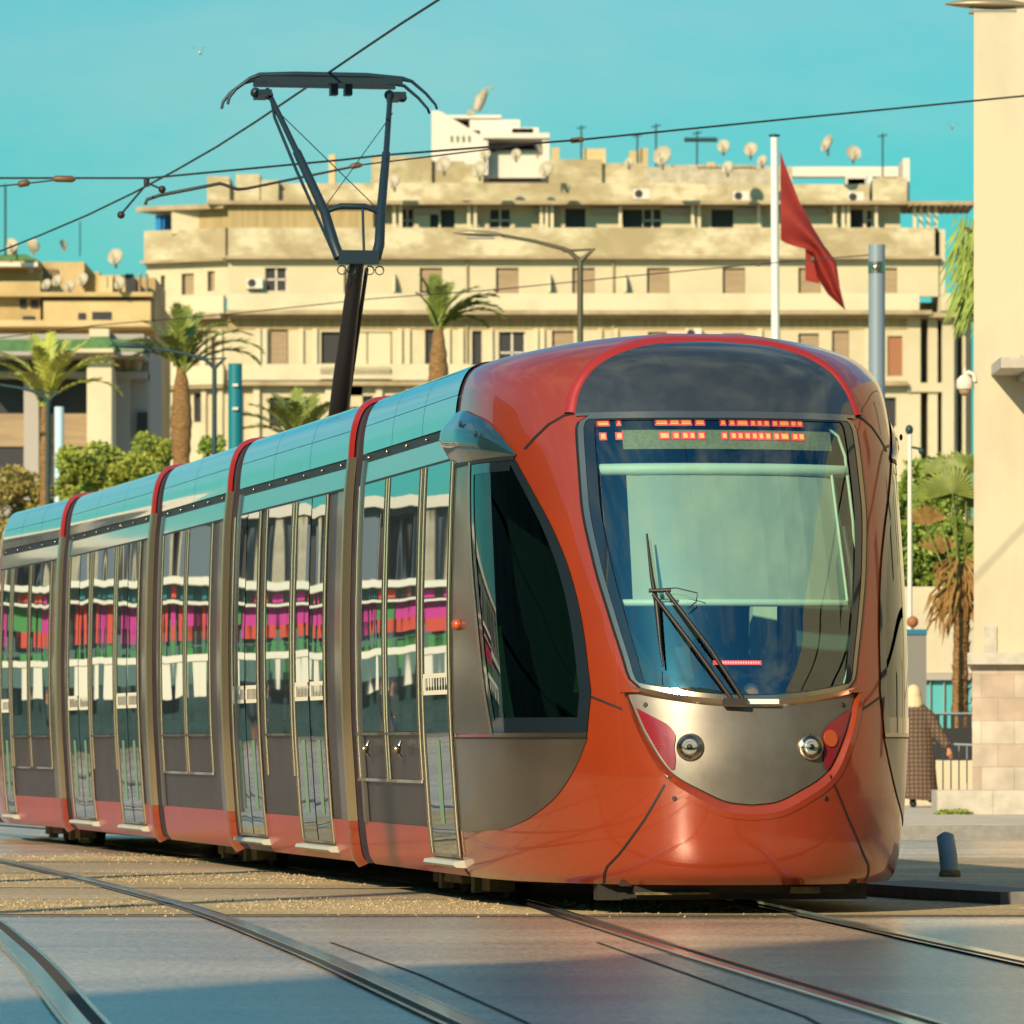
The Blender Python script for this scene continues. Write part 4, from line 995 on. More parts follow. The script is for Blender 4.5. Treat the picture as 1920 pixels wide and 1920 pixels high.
DL=[(1243,293,18,336.0,-25,'largest tan satellite dish on the roofline, near the flagpole side of the block'),
(740,340,14,337.5,-35,'grey dish just right of the pantograph arm on the block wall'),
(833,309,15,337,-20,'broad pale dish below the white penthouse, left of its neighbours'),
(910,290,11,338,-20,'small dish in front of the white penthouse window'),
(968,290,10,338,-15,'small round dish under the white penthouse right end'),
(900,318,16,336,-30,'dish casting a shadow low on the parapet under the white penthouse'),
(1025,318,15,336,-30,'tilted dish at the foot of the chimneys right of the white penthouse'),
(1008,280,12,339,60,'dark edge-on dish at the right end of the white penthouse'),
(1357,275,12,338,-15,'round dish above the brick-topped shed, left one of the pair'),
(1408,281,13,338,-15,'round dish above the brick-topped shed, right one of the pair beside the flagpole'),
(1365,315,12,336,-30,'grey dish on the shed wall left of the flagpole'),
(1430,302,10,336,-30,'rusty dish touching the left edge of the flagpole'),
(1553,270,16,339,-60,'big tilted dish on the white terrace wall right of the flag'),
(1600,288,14,341,10,'wide flat dish lying on the white terrace wall'),
(1180,305,9,337,-20,'tiny dish beside the paired chimneys')]
for d in DL: dish(*d[:5],label=d[5])
for a,t,lab in ((1090,235,'thin television aerial above the long span wire clamp on the roof'),(1230,232,'thin television aerial just left of the largest dish'),(1655,250,'thin television aerial on the white terrace at the right'),(1307,245,'aerial with a wide white bar left of the flagpole'),(1195,250,'short aerial between the two small chimneys')):
    mb=MB(); mb.tube([at(a,338,YB+4),at(a,t,YB+4)],.045,4); mb.tube([at(a-9,t+6,YB+4),at(a,t+4.5,YB+4),at(a+9,t+3,YB+4)],.035,4)
    if a==1307: mb.tube([at(1283,262,YB+4),at(1345,262,YB+4)],.12,4)
    o=mb.build('roof_aerial',M['lampd'],None); tag(o,lab,'aerial',group='aerials on the roof')
# ---------------------------------------------------------------- sandy building on the left
YL=300.0
lb=thing('sandy_building','old sandy yellow building with stepped roofs on the far left','building',at(130,1390,YL))
def LB(m,a,b,t,bt,y0,y1): m.bb(X_(a,YL),X_(b,YL),YL+y0,YL+y1,Z_(bt,YL),Z_(t,YL))
mb=MB(); LB(mb,-90,72,500,560,2,14); LB(mb,70,150,482,560,3,14); LB(mb,150,176,498,560,4,14); LB(mb,176,242,507,560,3,14); LB(mb,240,280,506,560,5,14)
LB(mb,-90,290,556,1394,0,14); LB(mb,-90,78,530,640,-.8,1); mb.build('wall',M['tan'],lb)
mb=MB(); LB(mb,85,285,566,612,-1.2,0); LB(mb,180,205,512,560,2.4,3); LB(mb,-90,290,608,620,-3,0); mb.build('rendered_front',M['tan2'],lb)
mb=MB(); LB(mb,-90,70,488,500,.5,14); LB(mb,-90,290,552,560,-1.6,0); mb.build('ledge',M['tan'],lb)
mb=MB(); LB(mb,-90,70,492,499,.2,.5); mb.build('fascia',M['whitew'],lb)
mb=MB(); mb.prism([at(a,b,YL+1) for a,b in ((-90,488),(-90,476),(50,477),(72,488))],(0,12,0)); mb.build('tiled_roof',M['tile'],lb)
for a,b,t,bt in ((40,52,563,580),(60,75,565,580),(45,68,595,603),(150,164,590,603),(176,212,588,603),(57,66,503,515),(228,244,505,540)):
    mb=MB(); y=-.85 if b<80 else (-1.25 if t>560 else 2.9); LB(mb,a,b,t,bt,y-.02,y); mb.build('window',M['win'],lb)
mb=MB(); 
for i in range(5): LB(mb,72+i*6,75+i*6,495,517,2.8,3)
LB(mb,255,258,506,556,2,3); LB(mb,268,271,506,556,2,3); mb.build('grille',M['shut'],lb)
mb=MB(); LB(mb,2,14,435,478,4,6); mb.build('chimney',M['tan2'],lb)
for d in ((24,462,12,299,-20,'pale dish beside the orange chimney on the far left roof'),(61,461,13,303,150,'dark-shaded round dish on the far left green roof'),(118,459,9,303,60,'small edge-on dish alone above the left roof'),(217,482,15,302,-20,'tall dish standing over the left roof'),(88,534,10,298.6,-30,'pale dish leftmost in the low row of four'),(108,527,11,298.6,-30,'second dish in the low row of four on the left'),(131,537,10,298.6,-20,'third dish in the low row of four, shaded'),(156,525,12,298.6,-30,'largest dish at the right end of the low row of four'),(226,532,12,298,-35,'oval dish by the dark doorway of the sandy building')): dish(*d[:5],label=d[5])
mb=MB(); mb.tube([at(10,480,YL),at(10,345,YL)],.05,4); mb.tube([at(150,480,YL),at(150,415,YL)],.03,4); o=mb.build('roof_mast_aerial',M['lampd'],None); tag(o,'two very thin masts standing above the far left roof','aerial')
# ---------------------------------------------------------------- pillared hall with green tile eaves
YG=225.0
gh=thing('pillared_hall','pillared hall with shade-toned grey walls, green tiled eaves and big dark windows at the far left','building',at(120,1390,YG))
def GB(m,a,b,t,bt,y0,y1): m.bb(X_(a,YG),X_(b,YG),YG+y0,YG+y1,Z_(bt,YG),Z_(t,YG))
mb=MB(); GB(mb,-80,268,618,1393,4,12); GB(mb,-80,268,690,1393,3.2,4.2)
mb.build('wall',M['lilac'],gh)  # grey carries the shade lying on the hall's walls
mb=MB(); GB(mb,-80,268,624,634,.6,4); GB(mb,-80,268,660,667,-.3,4); GB(mb,-80,268,690,702,2.2,4); mb.build('fascia',M['lilac'],gh)
mb=MB(); GB(mb,168,205,617,632,-.2,1); GB(mb,164,210,690,1393,-.3,3.4); GB(mb,140,216,657,664,-1.1,-.3); GB(mb,166,208,664,692,-.2,3); mb.build('lit_pillar',M['cream2'],gh)  # sunlight put into the colour: paler plaster than the shaded pillars
mb=MB(); mb.prism([at(a,b,YG) for a,b in ((-80,660),(-80,636),(268,636),(268,660))],(0,3,0)); mb.prism([at(a,b,YG-.9) for a,b in ((140,657),(172,632),(205,632),(218,657))],(0,1,0)); mb.build('tiled_eaves',M['tile'],gh)
mb=MB(); 
for a in (38,) : GB(mb,a,66,700,1393,1.6,3.4)
GB(mb,205,235,700,1393,2.4,3.4); mb.build('pillar',M['lilac'],gh)
for a,b,t,bt in ((-80,38,702,768),(66,104,702,768),(104,156,702,768),(-80,38,830,930),(248,268,765,815)):
    mb=MB(); GB(mb,a,b,t,bt,3.0,3.15); mb.build('window',M['win'],gh)
mb=MB(); GB(mb,-80,160,768,830,2.9,3.15); mb.build('spandrel',M['shut'],gh)
mb=MB()
for a in (222,238,252): mb.ball(at(a,682,YG+3),.28,8,6,(1,1,1.6))
mb.build('baluster',M['tan2'],gh)
# ---------------------------------------------------------------- vegetation
def frond(mb,base,az,lift,L,droop,n=26,w=.40,rng=random,dens=1.0):
    # arching rachis with two rows of leaflets
    d=Vector((math.cos(az),math.sin(az),0)); P=[]; p=Vector(base); el=lift
    for i in range(n+1):
        P.append(p.copy()); p=p+(d*math.cos(el)+Vector((0,0,math.sin(el))))*(L/n); el-=droop/n*(0.4+1.2*i/n)
    mb.tube(P,[.035*(1-.75*i/n) for i in range(n+1)],4,cap=False)
    sd_=d.cross(Vector((0,0,1)))
    for i in range(3,n):
        t=i/n; ll=w*(math.sin(math.pi*min(1,t*.9+.08))**.6)
        tg=(P[i+1]-P[i]).normalized()
        for rep in range(2):
            for s in (-1,1):
                q=P[i].lerp(P[i+1],rep*.5); dr=(sd_*s*.8+tg*.75+Vector((0,0,rng.uniform(-.1,.45)))).normalized()
                e=q+dr*ll*rng.uniform(.8,1.1)+Vector((0,0,-.12*ll)); wv=tg*.028
                mb.add([q-wv,q+wv,(q+e)/2+wv*1.1,e,(q+e)/2-wv*1.1],[(0,1,2,3,4)])
def trunk(mb,base,h,r0,r1,rb,rng=random,nb=18):
    rows=[]; N=int(h/.16)
    for i in range(N+1):
        t=i/N; z=h*t; r=r0+(r1-r0)*t
        if t>.70: r=interp([(.70,r1),(.80,rb*.86),(.87,rb),(.94,rb*.80),(1.0,r1*.62)],t)
        r*=1+ (.05 if i%2 else -.04)
        rows.append([Vector(base)+Vector(((r*(1+rng.uniform(-.05,.05)))*math.cos(a),(r*(1+rng.uniform(-.05,.05)))*math.sin(a),z)) for a in [2*math.pi*(k+.5*(i%2))/nb for k in range(nb)]])
    mb.grid(rows,True,closed=True); mb.add(rows[-1],[tuple(range(nb))])
def palm(px,Y,py_crown,r,spec,label,leaf='leafp',L=2.6,seed=1,rb=1.5,group='date palms along the square'):
    rng=random.Random(seed); h=Z_(py_crown,Y); b=Vector((X_(px,Y),Y,0))
    t=thing('palm_tree',label,'palm tree',b,group)
    mb=MB(); trunk(mb,b,h,r*1.05,r*.95,r*rb,rng); mb.build('trunk',M['bark'],t)
    mb=MB(); top=b+Vector((0,0,h-.1))
    for az,li,ll,dr in spec: frond(mb,top+Vector((rng.uniform(-.1,.1),rng.uniform(-.1,.1),0)),R(az),R(li),L*ll,R(dr),rng=rng)
    mb.build('crown',M[leaf],t)
palm(85,150,755,.155,[(178,58,1.05,120),(165,72,1.1,90),(120,80,1.05,50),(80,84,1.0,40),(60,80,1.0,60),(20,76,1.05,60),(10,66,1.1,80),(350,60,1.15,90),(2,48,1.1,110),(200,66,1,90),(260,75,.9,60),(300,70,.95,70),(240,62,.8,90)],'bright yellow-green palm with few arching fronds at the far left','leafy',L=2.0,seed=3,rb=.9)
palm(340,150,690,.165,[(178,64,1.0,110),(160,74,1.0,70),(200,60,.9,100),(90,84,1.0,40),(270,82,1.0,40),(60,78,1.0,50),(20,72,1.1,80),(0,62,1.2,95),(350,52,1.3,110),(5,45,1.2,110),(185,52,.9,120),(240,70,.8,90),(310,66,1,90)],'date palm with a swollen brown trunk head left of the pantograph, beside the teal post','leafp',L=1.75,seed=5)
palm(822,150,612,.165,[(170,84,.95,30),(130,88,.9,20),(90,84,1.0,35),(60,78,.95,45),(20,70,1.1,70),(5,60,1.25,85),(355,52,1.3,100),(350,44,1.25,95),(10,40,1.0,100),(0,66,1,80),(180,80,.7,50),(280,80,.8,50),(330,60,1.0,90)],'date palm rising above the middle of the tram roof right of the pantograph','leafp',L=1.45,seed=8)
palm(562,150,830,.26,[(175,52,1.2,70),(165,62,1.1,60),(185,40,1.1,70),(150,74,1.0,40),(90,82,1.0,30),(60,76,1.0,40),(20,66,1.1,50),(5,56,1.15,60),(355,46,1.1,70),(200,70,.9,40),(270,70,.9,50),(320,62,1,50),(230,58,1,60)],'low spreading palm whose crown shows just above the tram roof','leafp',L=1.5,seed=9)
def bush(c,rad,n,m,label,name='bush',size=.075,seed=1,cat='bush',group=None,clumps=9):
    rng=random.Random(seed); mb=MB(); C=[]
    for i in range(clumps): C.append((Vector((c[0]+rng.uniform(-.7,.7)*rad[0],c[1]+rng.uniform(-.6,.6)*rad[1],c[2]+rng.uniform(-.5,.75)*rad[2])),rng.uniform(.3,.55)))
    if c[2]-rad[2]>1.2:      # the crown goes on down to the ground behind the tram
        z=c[2]-rad[2]*.8
        while z>.5:
            for j in range(3): C.append((Vector((c[0]+rng.uniform(-.5,.5)*rad[0],c[1]+rng.uniform(-.5,.5)*rad[1],z)),rng.uniform(.45,.6)))
            z-=rad[2]*.55
        n=int(n*len(C)/clumps*.8)
    for i in range(n):
        q,k=rng.choice(C); d=Vector((rng.gauss(0,1),rng.gauss(0,1),rng.gauss(0,1))).normalized(); rr=rng.uniform(.6,1.05)**.5
        p=q+Vector((d.x*rad[0],d.y*rad[1],d.z*rad[2]))*k*rr
        a=Vector((rng.gauss(0,1),rng.gauss(0,1),rng.gauss(0,1))).normalized(); a2=(a+d).normalized(); b=a2.cross(Vector((rng.gauss(0,1),rng.gauss(0,1),rng.gauss(0,1)))).normalized(); s=size*rng.uniform(.6,1.3)
        mb.add([p-a2*s,p+b*s*.5,p+a2*s,p-b*s*.5],[(0,1,2,3)])
    root=thing(name,label,cat,(c[0],c[1],max(0,c[2]-rad[2])),group); mb.build('foliage',M[m],root)
    mb=MB(); 
    for i in range(5): mb.tube([(c[0]+rng.uniform(-.3,.3)*rad[0],c[1],0),q if i==0 else C[i%len(C)][0]],[.06,.02],5)
    mb.build('stem',M['bark'],root); return root
def pb(px,py,Y): return at(px,py,Y)
bush(pb(30,925,165),(1.0,1,.75),5200,'busho','olive and yellow shrub at the far left edge, below the bright palm',seed=2)
bush(pb(150,912,155),(.75,.9,.85),6000,'bush','green shrub between the pale post and the swollen palm',seed=3)
bush(pb(225,892,158),(.85,.9,.75),6000,'bush','rounded yellow-green shrub against the cream corner wall',seed=4)
bush(pb(290,874,162),(.6,.8,.7),4400,'bush','narrow shrub touching the trunk of the swollen palm',seed=5)
bush(pb(400,850,160),(.35,.5,.5),600,'bushg','small dark shrub behind the lamp post above the tram roof',seed=6)
bush(pb(1740,1010,112),(.62,.9,1.05),9000,'bushg','dense bright green shrub above the white wall behind the tram nose',seed=7,size=.065,clumps=14)
bush(pb(1790,1050,111),(.5,.7,.7),2400,'bushg','darker green shrub behind the shaggy palm trunk',seed=17,size=.09)
bush(pb(1722,930,114),(.35,.6,.6),1200,'bushg','leafy branch tip beside the thin white camera pole',seed=27,size=.09)
# drooping foliage left of the tall wall
def droop():
    rng=random.Random(4); Y=92; root=thing('weeping_tree','green weeping tree hanging out from behind the tall cream wall','tree',(X_(1872,Y),Y,0))
    mb=MB(); mb.tube([(X_(1880,Y),Y,0),(X_(1876,Y),Y,6),(X_(1868,Y),Y,8.6)],[.16,.12,.05],10)
    for i in range(10): mb.tube([(X_(1868,Y),Y,8.3),at(rng.uniform(1800,1850),rng.uniform(420,520),Y+rng.uniform(-.6,.6))],[.05,.015],5)
    mb.build('trunk',M['bark'],root); mb=MB()
    for i in range(520):
        px=rng.triangular(1786,1880,1850); py=rng.uniform(398,560); p=at(px,py,Y+rng.uniform(-.8,.8)); L=rng.uniform(.2,.75); d=Vector((rng.uniform(-.5,.1),rng.uniform(-.2,.2),-1)).normalized(); s=Vector((.010,.006,0))
        q=p+d*L+Vector((-.05,0,0)); m_=(p+q)/2+Vector((.03,0,0))
        mb.add([p-s*.3,m_-s,q,m_+s,p+s*.3],[(0,1,2,3,4)])
        mb.add([p,m_+Vector((s.x,-s.x,0)),q],[(0,1,2)])
    mb.build('leaves',M['bushg'],root)
droop()
# fan palm
def fanpalm():
    rng=random.Random(11); Y=97; px0=1806; b=Vector((X_(px0,Y),Y,0)); root=thing('fan_palm','fan palm with a shaggy orange-brown trunk and half-dry fronds beside the tall wall','palm tree',b)
    zt=Z_(1150,Y); mb=MB(); rows=[]; N=40
    for i in range(N+1):
        t=i/N; z=zt*t; r=.135-.02*t
        rows.append([b+Vector((r*(1+rng.uniform(-.12,.12))*math.cos(a)-.05*math.sin(t*3),r*(1+rng.uniform(-.12,.12))*math.sin(a),z)) for a in [2*math.pi*k/14 for k in range(14)]])
    mb.grid(rows,True,closed=True)
    for i in range(170):
        z=rng.uniform(.25,zt); a=rng.uniform(0,6.28); d=Vector((math.cos(a),math.sin(a),0)); p=b+d*.12+Vector((0,0,z)); s=d.cross(Vector((0,0,1)))*.03; e=p+d*rng.uniform(.05,.11)+Vector((0,0,rng.uniform(.04,.12)))
        mb.add([p-s,p+s,e],[(0,1,2)])
    mb.build('trunk',M['bark'],root)
    g=MB(); dr=MB()
    def fan(m,c,nrm_,rad,n=22,spread=150,upv=Vector((0,0,1))):
        nrm_=nrm_.normalized(); x=nrm_.cross(upv).normalized(); y=x.cross(nrm_).normalized()
        for k in range(n):
            a=R(-spread+2*spread*k/(n-1)); d=(y*math.cos(a)+x*math.sin(a)); w=R(2*spread/n*.62); 
            rad_=rad; d1=(y*math.cos(a-w)+x*math.sin(a-w)); d2=(y*math.cos(a+w)+x*math.sin(a+w)); L=rad*rng.uniform(.85,1.08)
            m.add([c,c+d1*L*.62+nrm_*.015,c+d*L-Vector((0,0,.08*L)),c+d2*L*.62-nrm_*.015],[(0,1,2,3)])
    top=b+Vector((-.05,0,zt))
    fans=[(g,1786,925,.56,(.1,-1,.25),100),(g,1838,945,.46,(-.5,-.8,.3),110),(g,1812,885,.48,(.1,-1,.7),100),(g,1752,935,.50,(-.45,-.85,.3),85),(dr,1735,985,.42,(-.4,-.9,-.2),70),(dr,1760,1040,.40,(-.3,-.9,-.3),60),(dr,1842,1080,.42,(.3,-.9,0),90),(g,1845,1010,.48,(.2,-.9,.2),100),(g,1775,885,.44,(0,-1,.6),90)]
    for m,px,py,rad,nn,sp in fans:
        dd=rng.uniform(-.25,.25); c=at(px,py,Y+dd); fan(m,c,Vector(nn),rad,spread=sp); m_=(top+c)/2+Vector((0,0,.0)); g.tube([top,m_+Vector((.04,0,-.05)),c],[.03,.018,.012],5)
    for i in range(110):   # hanging dry skirt
        a=rng.uniform(0,6.28); d=Vector((math.cos(a),math.sin(a)*.6,0)); p=top+Vector((0,0,rng.uniform(.1,.9)))+d*.12; e=p+d*rng.uniform(.15,.5)+Vector((0,0,-rng.uniform(.2,.8))); s=Vector((.025,.01,0)); dr.add([p-s,p+s,(p+e)/2+s+d*.1,e,(p+e)/2-s+d*.1],[(0,1,2,3,4)])
    g.build('fronds',M['leafp'],root); dr.build('dry_fronds',M['leafd'],root)
fanpalm()
# ---------------------------------------------------------------- street furniture
def lamp(px_pole,py_top,Y,px_tip,py_tip,label,m='lamp',hm='lamphead',k=1.0,arm=None):
    b=Vector((X_(px_pole,Y),Y,0)); root=thing('street_lamp',label,'street lamp',b,'street lamps around the square'); s=Y/F
    mb=MB(); zt=Z_(py_top,Y); mb.tube([b,b+Vector((0,0,zt))],[.075,.05],10); mb.build('pole',M[m],root)
    tip=at(px_tip,py_tip,Y); d=(tip-(b+Vector((0,0,zt)))); L=abs(d.x); sg=math.copysign(1,d.x)
    mb=MB(); o=b+Vector((0,0,zt))
    mb.tube([o,o+Vector((sg*.22,0,.20))],[.045,.035],6); mb.tube([o,o+Vector((-sg*.22,0,.20))],[.045,.025],6); mb.tube([o+Vector((-sg*.26,0,.21)),o+Vector((sg*.3,0,.18))],[.018,.025],6)
    hx=.42*L
    mb.tube([o+Vector((sg*.18,0,.17)),o+Vector((sg*.30,0,.22)),o+Vector((sg*(L*.36),0,d.z*.55+.08)),o+Vector((sg*(L*.62),0,d.z*.92))],[.04,.038,.032,.028],8); mb.build('arm',M[m],root)
    mb=MB(); rows=[]; c0=o+Vector((sg*L*.60,0,d.z*.93)); c1=tip
    for i in range(11):
        t=i/10; w=.17*math.sin(math.pi*(t*.92+.06))**.7; w=max(w,.02); c=c0.lerp(c1,t)
        rows.append([c+Vector((0,w*math.cos(a),w*.42*math.sin(a)*(1 if math.sin(a)>0 else .55))) for a in [2*math.pi*q/12 for q in range(12)]])
    mb.grid(rows,True,closed=True); mb.add(rows[0],[tuple(range(12))]); mb.add(rows[-1],[tuple(range(12))]); hd=mb.build('lamp_head',M[hm],root)
    mb=MB(); c=c0.lerp(c1,.45)+Vector((0,0,-.07)); mb.box(c,(L*.22,.2,.03)); mb.build('lamp_glass',M['lens'],hd)
    return root
lamp(1088,490,110,849,437,'large street lamp with a curved arm in front of the middle of the cream block')
lamp(402,690,134,205,648,'dark street lamp beside the teal post, its arm reaching left','lampd','lampd')
lamp(90,752,148,-62,718,'dark street lamp beside the bright palm, its head cut off by the left edge','lampd','lampd')
lamp(2175,60,66,1772,8,'grey street lamp head poking in at the top right corner','lampd','lamphead')
def mast(px,Y,wpx,py_top,m,label,bands=True):
    b=Vector((X_(px,Y),Y,0)); r=wpx*Y/F/2; root=thing('line_mast',label,'mast',b,'round masts of the overhead line'); zt=Z_(py_top,Y)
    mb=MB(); mb.tube([b,b+Vector((0,0,zt))],r,24); mb.build('tube',M[m],root)
    if bands:
        mb=MB(); 
        mb.tube([b+Vector((0,0,zt-.5)),b+Vector((0,0,zt-.30))],r*1.06,24); mb.ball(b+Vector((-.02,-r*1.1,zt-.40)),.06,8,6,(1.3,.6,1)); mb.build('clamp_ring',M['trim'],root)
    return root
mast(1644,111,31,459,'mastb','tall blue-grey mast standing behind the tram right of the flag')
mast(441,140,26,682,'mastt','teal mast above the tram roof left of the pantograph',False)
mast(111,190,18,763,'mastw','pale blue and white mast above the rear of the tram',False)
mb=MB(); b=Vector((X_(441,140),140,0))
for py in (722,766): mb.box(at(441,py,139.8),(.12,.03,.06))
o=mb.build('mast_sticker',M['whitew'],None); tag(o,'two small pale stickers on the teal mast','sticker')
# flag and pole
YF=119.0; fb=Vector((X_(1452,YF),YF,0)); fp=thing('flagpole','tall white flagpole with a flat cap in front of the cream block','flagpole',(X_(1456,YF),YF,0))
mb=MB(); mb.tube([(X_(1458,YF),YF,0),at(1452,258,YF)],[.10,.072],14); mb.build('pole',M['flagpole'],fp)
mb=MB(); c=at(1452,256,YF); mb.tube([c,c+Vector((0,0,.03)),c+Vector((0,0,.05))],[.10,.11,.02],14); mb.build('cap',M['lampd'],fp)
mb=MB(); E1=[(1463,283),(1480,330),(1500,380),(1524,425),(1545,460),(1568,490),(1575,540),(1585,581)]; E2=[(1464,450),(1472,455),(1490,462),(1508,466),(1522,474),(1532,520),(1552,552),(1583,580)]
rows=[]
for i in range(22):
    t=i/21*7; a=min(6,int(t)); f=t-a
    p=[E1[a][j]*(1-f)+E1[a+1][j]*f for j in (0,1)]; q=[E2[a][j]*(1-f)+E2[a+1][j]*f for j in (0,1)]
    rows.append([at(p[0]*(1-u)+q[0]*u,p[1]*(1-u)+q[1]*u,YF+.16*math.sin(u*7+i*.22)*(.3+i/21)) for u in lin(0,1,14)])
mb.grid(rows)
o=mb.build('flag',M['flag'],None); tag(o,'plain dark red flag drooping from the white pole','flag')
mb=MB(); mb.grid([[at(1510+u*26,466+t*60+u*6,YF+.12+.05*math.sin(t*5)) for u in lin(0,1,4)] for t in lin(0,1,8)]); f2=mb.build('flag_fold',M['flag'],o)
# thin camera pole right behind the tram
Yc=95; root=thing('camera_pole','thin pale pole with a small lamp on top behind the tram nose','pole',(X_(1706,Yc),Yc,0))
mb=MB(); mb.tube([(X_(1706,Yc),Yc,0),at(1706,812,Yc)],[.045,.03],10); mb.build('pole',M['flagpole'],root)
mb=MB(); mb.ball(at(1705,806,Yc),.06,8,6,(1,1,1.3)); mb.tube([at(1706,838,Yc),at(1726,842,Yc)],.02,5); mb.ball(at(1728,846,Yc),.05,8,6); mb.build('camera',M['lampd'],root)
# totem sign, ball, low walls
Yt=90; mb=MB(); mb.bb(X_(1700,Yt),X_(1737,Yt),Yt,Yt+.35,.14,Z_(1190,Yt)); root=thing('totem_sign','grey totem sign with a blue top edge behind the walking person','sign',(X_(1718,Yt),Yt,.14)); mb.build('panel',M['signgrey'],root)
mb=MB(); mb.bb(X_(1699,Yt),X_(1738,Yt),Yt-.02,Yt+.37,Z_(1190,Yt),Z_(1180,Yt)); mb.build('blue_cap',M['signblue'],root)
mb=MB(); c=at(1711,1166,92); mb.ball(c,.085,12,8); mb.tube([(c.x,92,.14),c],.02,6); o=mb.build('ball_marker',M['shutb'],None); tag(o,'small red-brown ball on a thin stem above the totem sign','marker')
Yw=103; root=thing('boundary_wall','long pale cream wall with a grey base behind the fan palm','wall',(X_(1760,Yw),Yw,.14))
mb=MB(); mb.bb(X_(1500,Yw),8.5,Yw,Yw+.4,Z_(1262,Yw),Z_(1100,Yw)); mb.build('upper_wall',M['creamw'],root)
mb=MB(); mb.bb(X_(1500,Yw),8.5,Yw+.01,Yw+.4,Z_(1275,Yw),Z_(1262,Yw)); mb.build('grey_band',M['lilac'],root)
mb=MB(); mb.bb(X_(1500,Yw),8.5,Yw+.15,Yw+.35,.14,Z_(1275,Yw)); mb.build('lower_glazing',M['cyan'],root)
mb=MB()
for a in range(1640,1840,26): mb.bb(X_(a,Yw),X_(a+1.6,Yw),Yw+.08,Yw+.15,.14,Z_(1275,Yw))
mb.build('glazing_bar',M['lilac'],root)
# dark railing with slots
Yr=88; root=thing('dark_railing','black slotted railing panel behind the walking person','railing',(X_(1780,Yr),Yr,.14)); mb=MB(); S_=Seg(X_(1690,Yr),Yr,X_(1850,Yr),Yr)
def ru(p): return X_(p,Yr)-X_(1690,Yr)
S_.wall(mb,0,S_.L,-.05,0,Z_(1425,Yr),Z_(1337,Yr),[(ru(a),ru(a+7),Z_(1365,Yr),Z_(1341,Yr)) for a in (1748,1762,1776,1790,1806,1822)]); mb.build('panel',M['shoe'],root)
mb=MB(); S_.box(mb,0,S_.L,-.1,.02,Z_(1339,Yr),Z_(1336,Yr)); mb.build('top_rail',M['mastb'],root)
mb=MB(); mb.bb(X_(1640,86),X_(1850,86),86,86.3,.14,Z_(1426,86)); o=mb.build('low_wall',M['creamw'],None); tag(o,'low pale wall under the black railing','wall')
Yf=84; root=thing('crowd_barrier','light grey metal barrier with thin bars behind the stone planter','barrier',(X_(1785,Yf),Yf,.14)); mb=MB()
mb.tube([at(1728,1400,Yf),at(1740,1394,Yf),at(1850,1398,Yf)],.018,6)
for a in range(1738,1850,15): mb.tube([at(a,1396,Yf),at(a,1490,Yf)],.010,5)
mb.tube([at(1738,1488,Yf),at(1850,1488,Yf)],.015,6); mb.build('bars',M['mastb'],root)
# stone planter and tower block
Yp=75.2; root=thing('stone_planter','long low pale stone planter block at the foot of the tall wall','planter',(X_(1850,Yp),Yp,.145)); mb=MB()
x0=X_(1757,Yp); mb.bb(x0,X_(1861,Yp),Yp,Yp+1.0,.145,Z_(1482,Yp)); mb.bb(X_(1861.6,Yp),X_(2080,Yp),Yp,Yp+1.0,.145,Z_(1482,Yp)); mb.build('block',M['plinth'],root)
bush((X_(1790,Yp-.05),Yp-.06,.16),(.22,.05,.04),500,'bushg','thin line of weeds along the foot of the stone planter','weeds',size=.025,seed=31,cat='plant',clumps=14)
YT=77.0; tw=thing('tall_building','tall plain cream wall with a stone-clad base on the right edge','building',(X_(1900,YT),YT,.14))
x0=X_(1826,YT)
def tb(a,y0,z0,z1,m,nm):
    mb=MB(); k_=(YT+14)/YT*1.02; mb.prism([(x0+a,YT-y0,z0),(x0+9+a,YT-y0,z0),(x0+11,YT+14,z0),((x0+a)*k_,YT+14,z0)],(0,0,z1-z0)); mb.build(nm,M[m],tw)
tb(0,0,Z_(1228,YT),15,'creamw','wall')
tb(-.03,.14,.14,Z_(1246,YT),'stone','stone_base')
tb(-.10,.28,Z_(1246,YT),Z_(1224,YT),'plinth','stone_ledge')
mb=MB(); mb.bb(X_(1845,YT),X_(1869,YT),YT-.02,YT+.02,Z_(1224,YT),Z_(1174,YT)); mb.build('small_panel',M['plinth'],tw)
mb=MB(); mb.bb(X_(1858,YT),x0+5,YT-1.6,YT,Z_(704,YT),Z_(684,YT)); mb.bb(X_(1902,YT),x0+5,YT-1.2,YT,Z_(682,YT),Z_(677,YT)); mb.build('canopy_slab',M['plinth'],tw)
mb=MB(); mb.bb(X_(1908,YT),x0+5,YT-.9,YT,Z_(716,YT),Z_(705,YT)); mb.build('canopy_sign',M['mastb'],tw)
mb=MB(); c=at(1809,700,YT); mb.tube([at(1828,716,YT),at(1826,702,YT),at(1816,698,YT),at(1809,703,YT)],.03,8); mb.tube([at(1809,690,YT),at(1809,706,YT)],.02,6)
mb.tube([at(1809,704,YT),at(1809,712,YT),at(1809,726,YT),at(1809,730,YT)],[.05,.10,.105,.09],16); cc=mb.build('security_camera',M['whitew'],tw)
mb=MB(); mb.ball(at(1809,731,YT),.075,12,8); mb.build('camera_dome',M['shut'],cc)
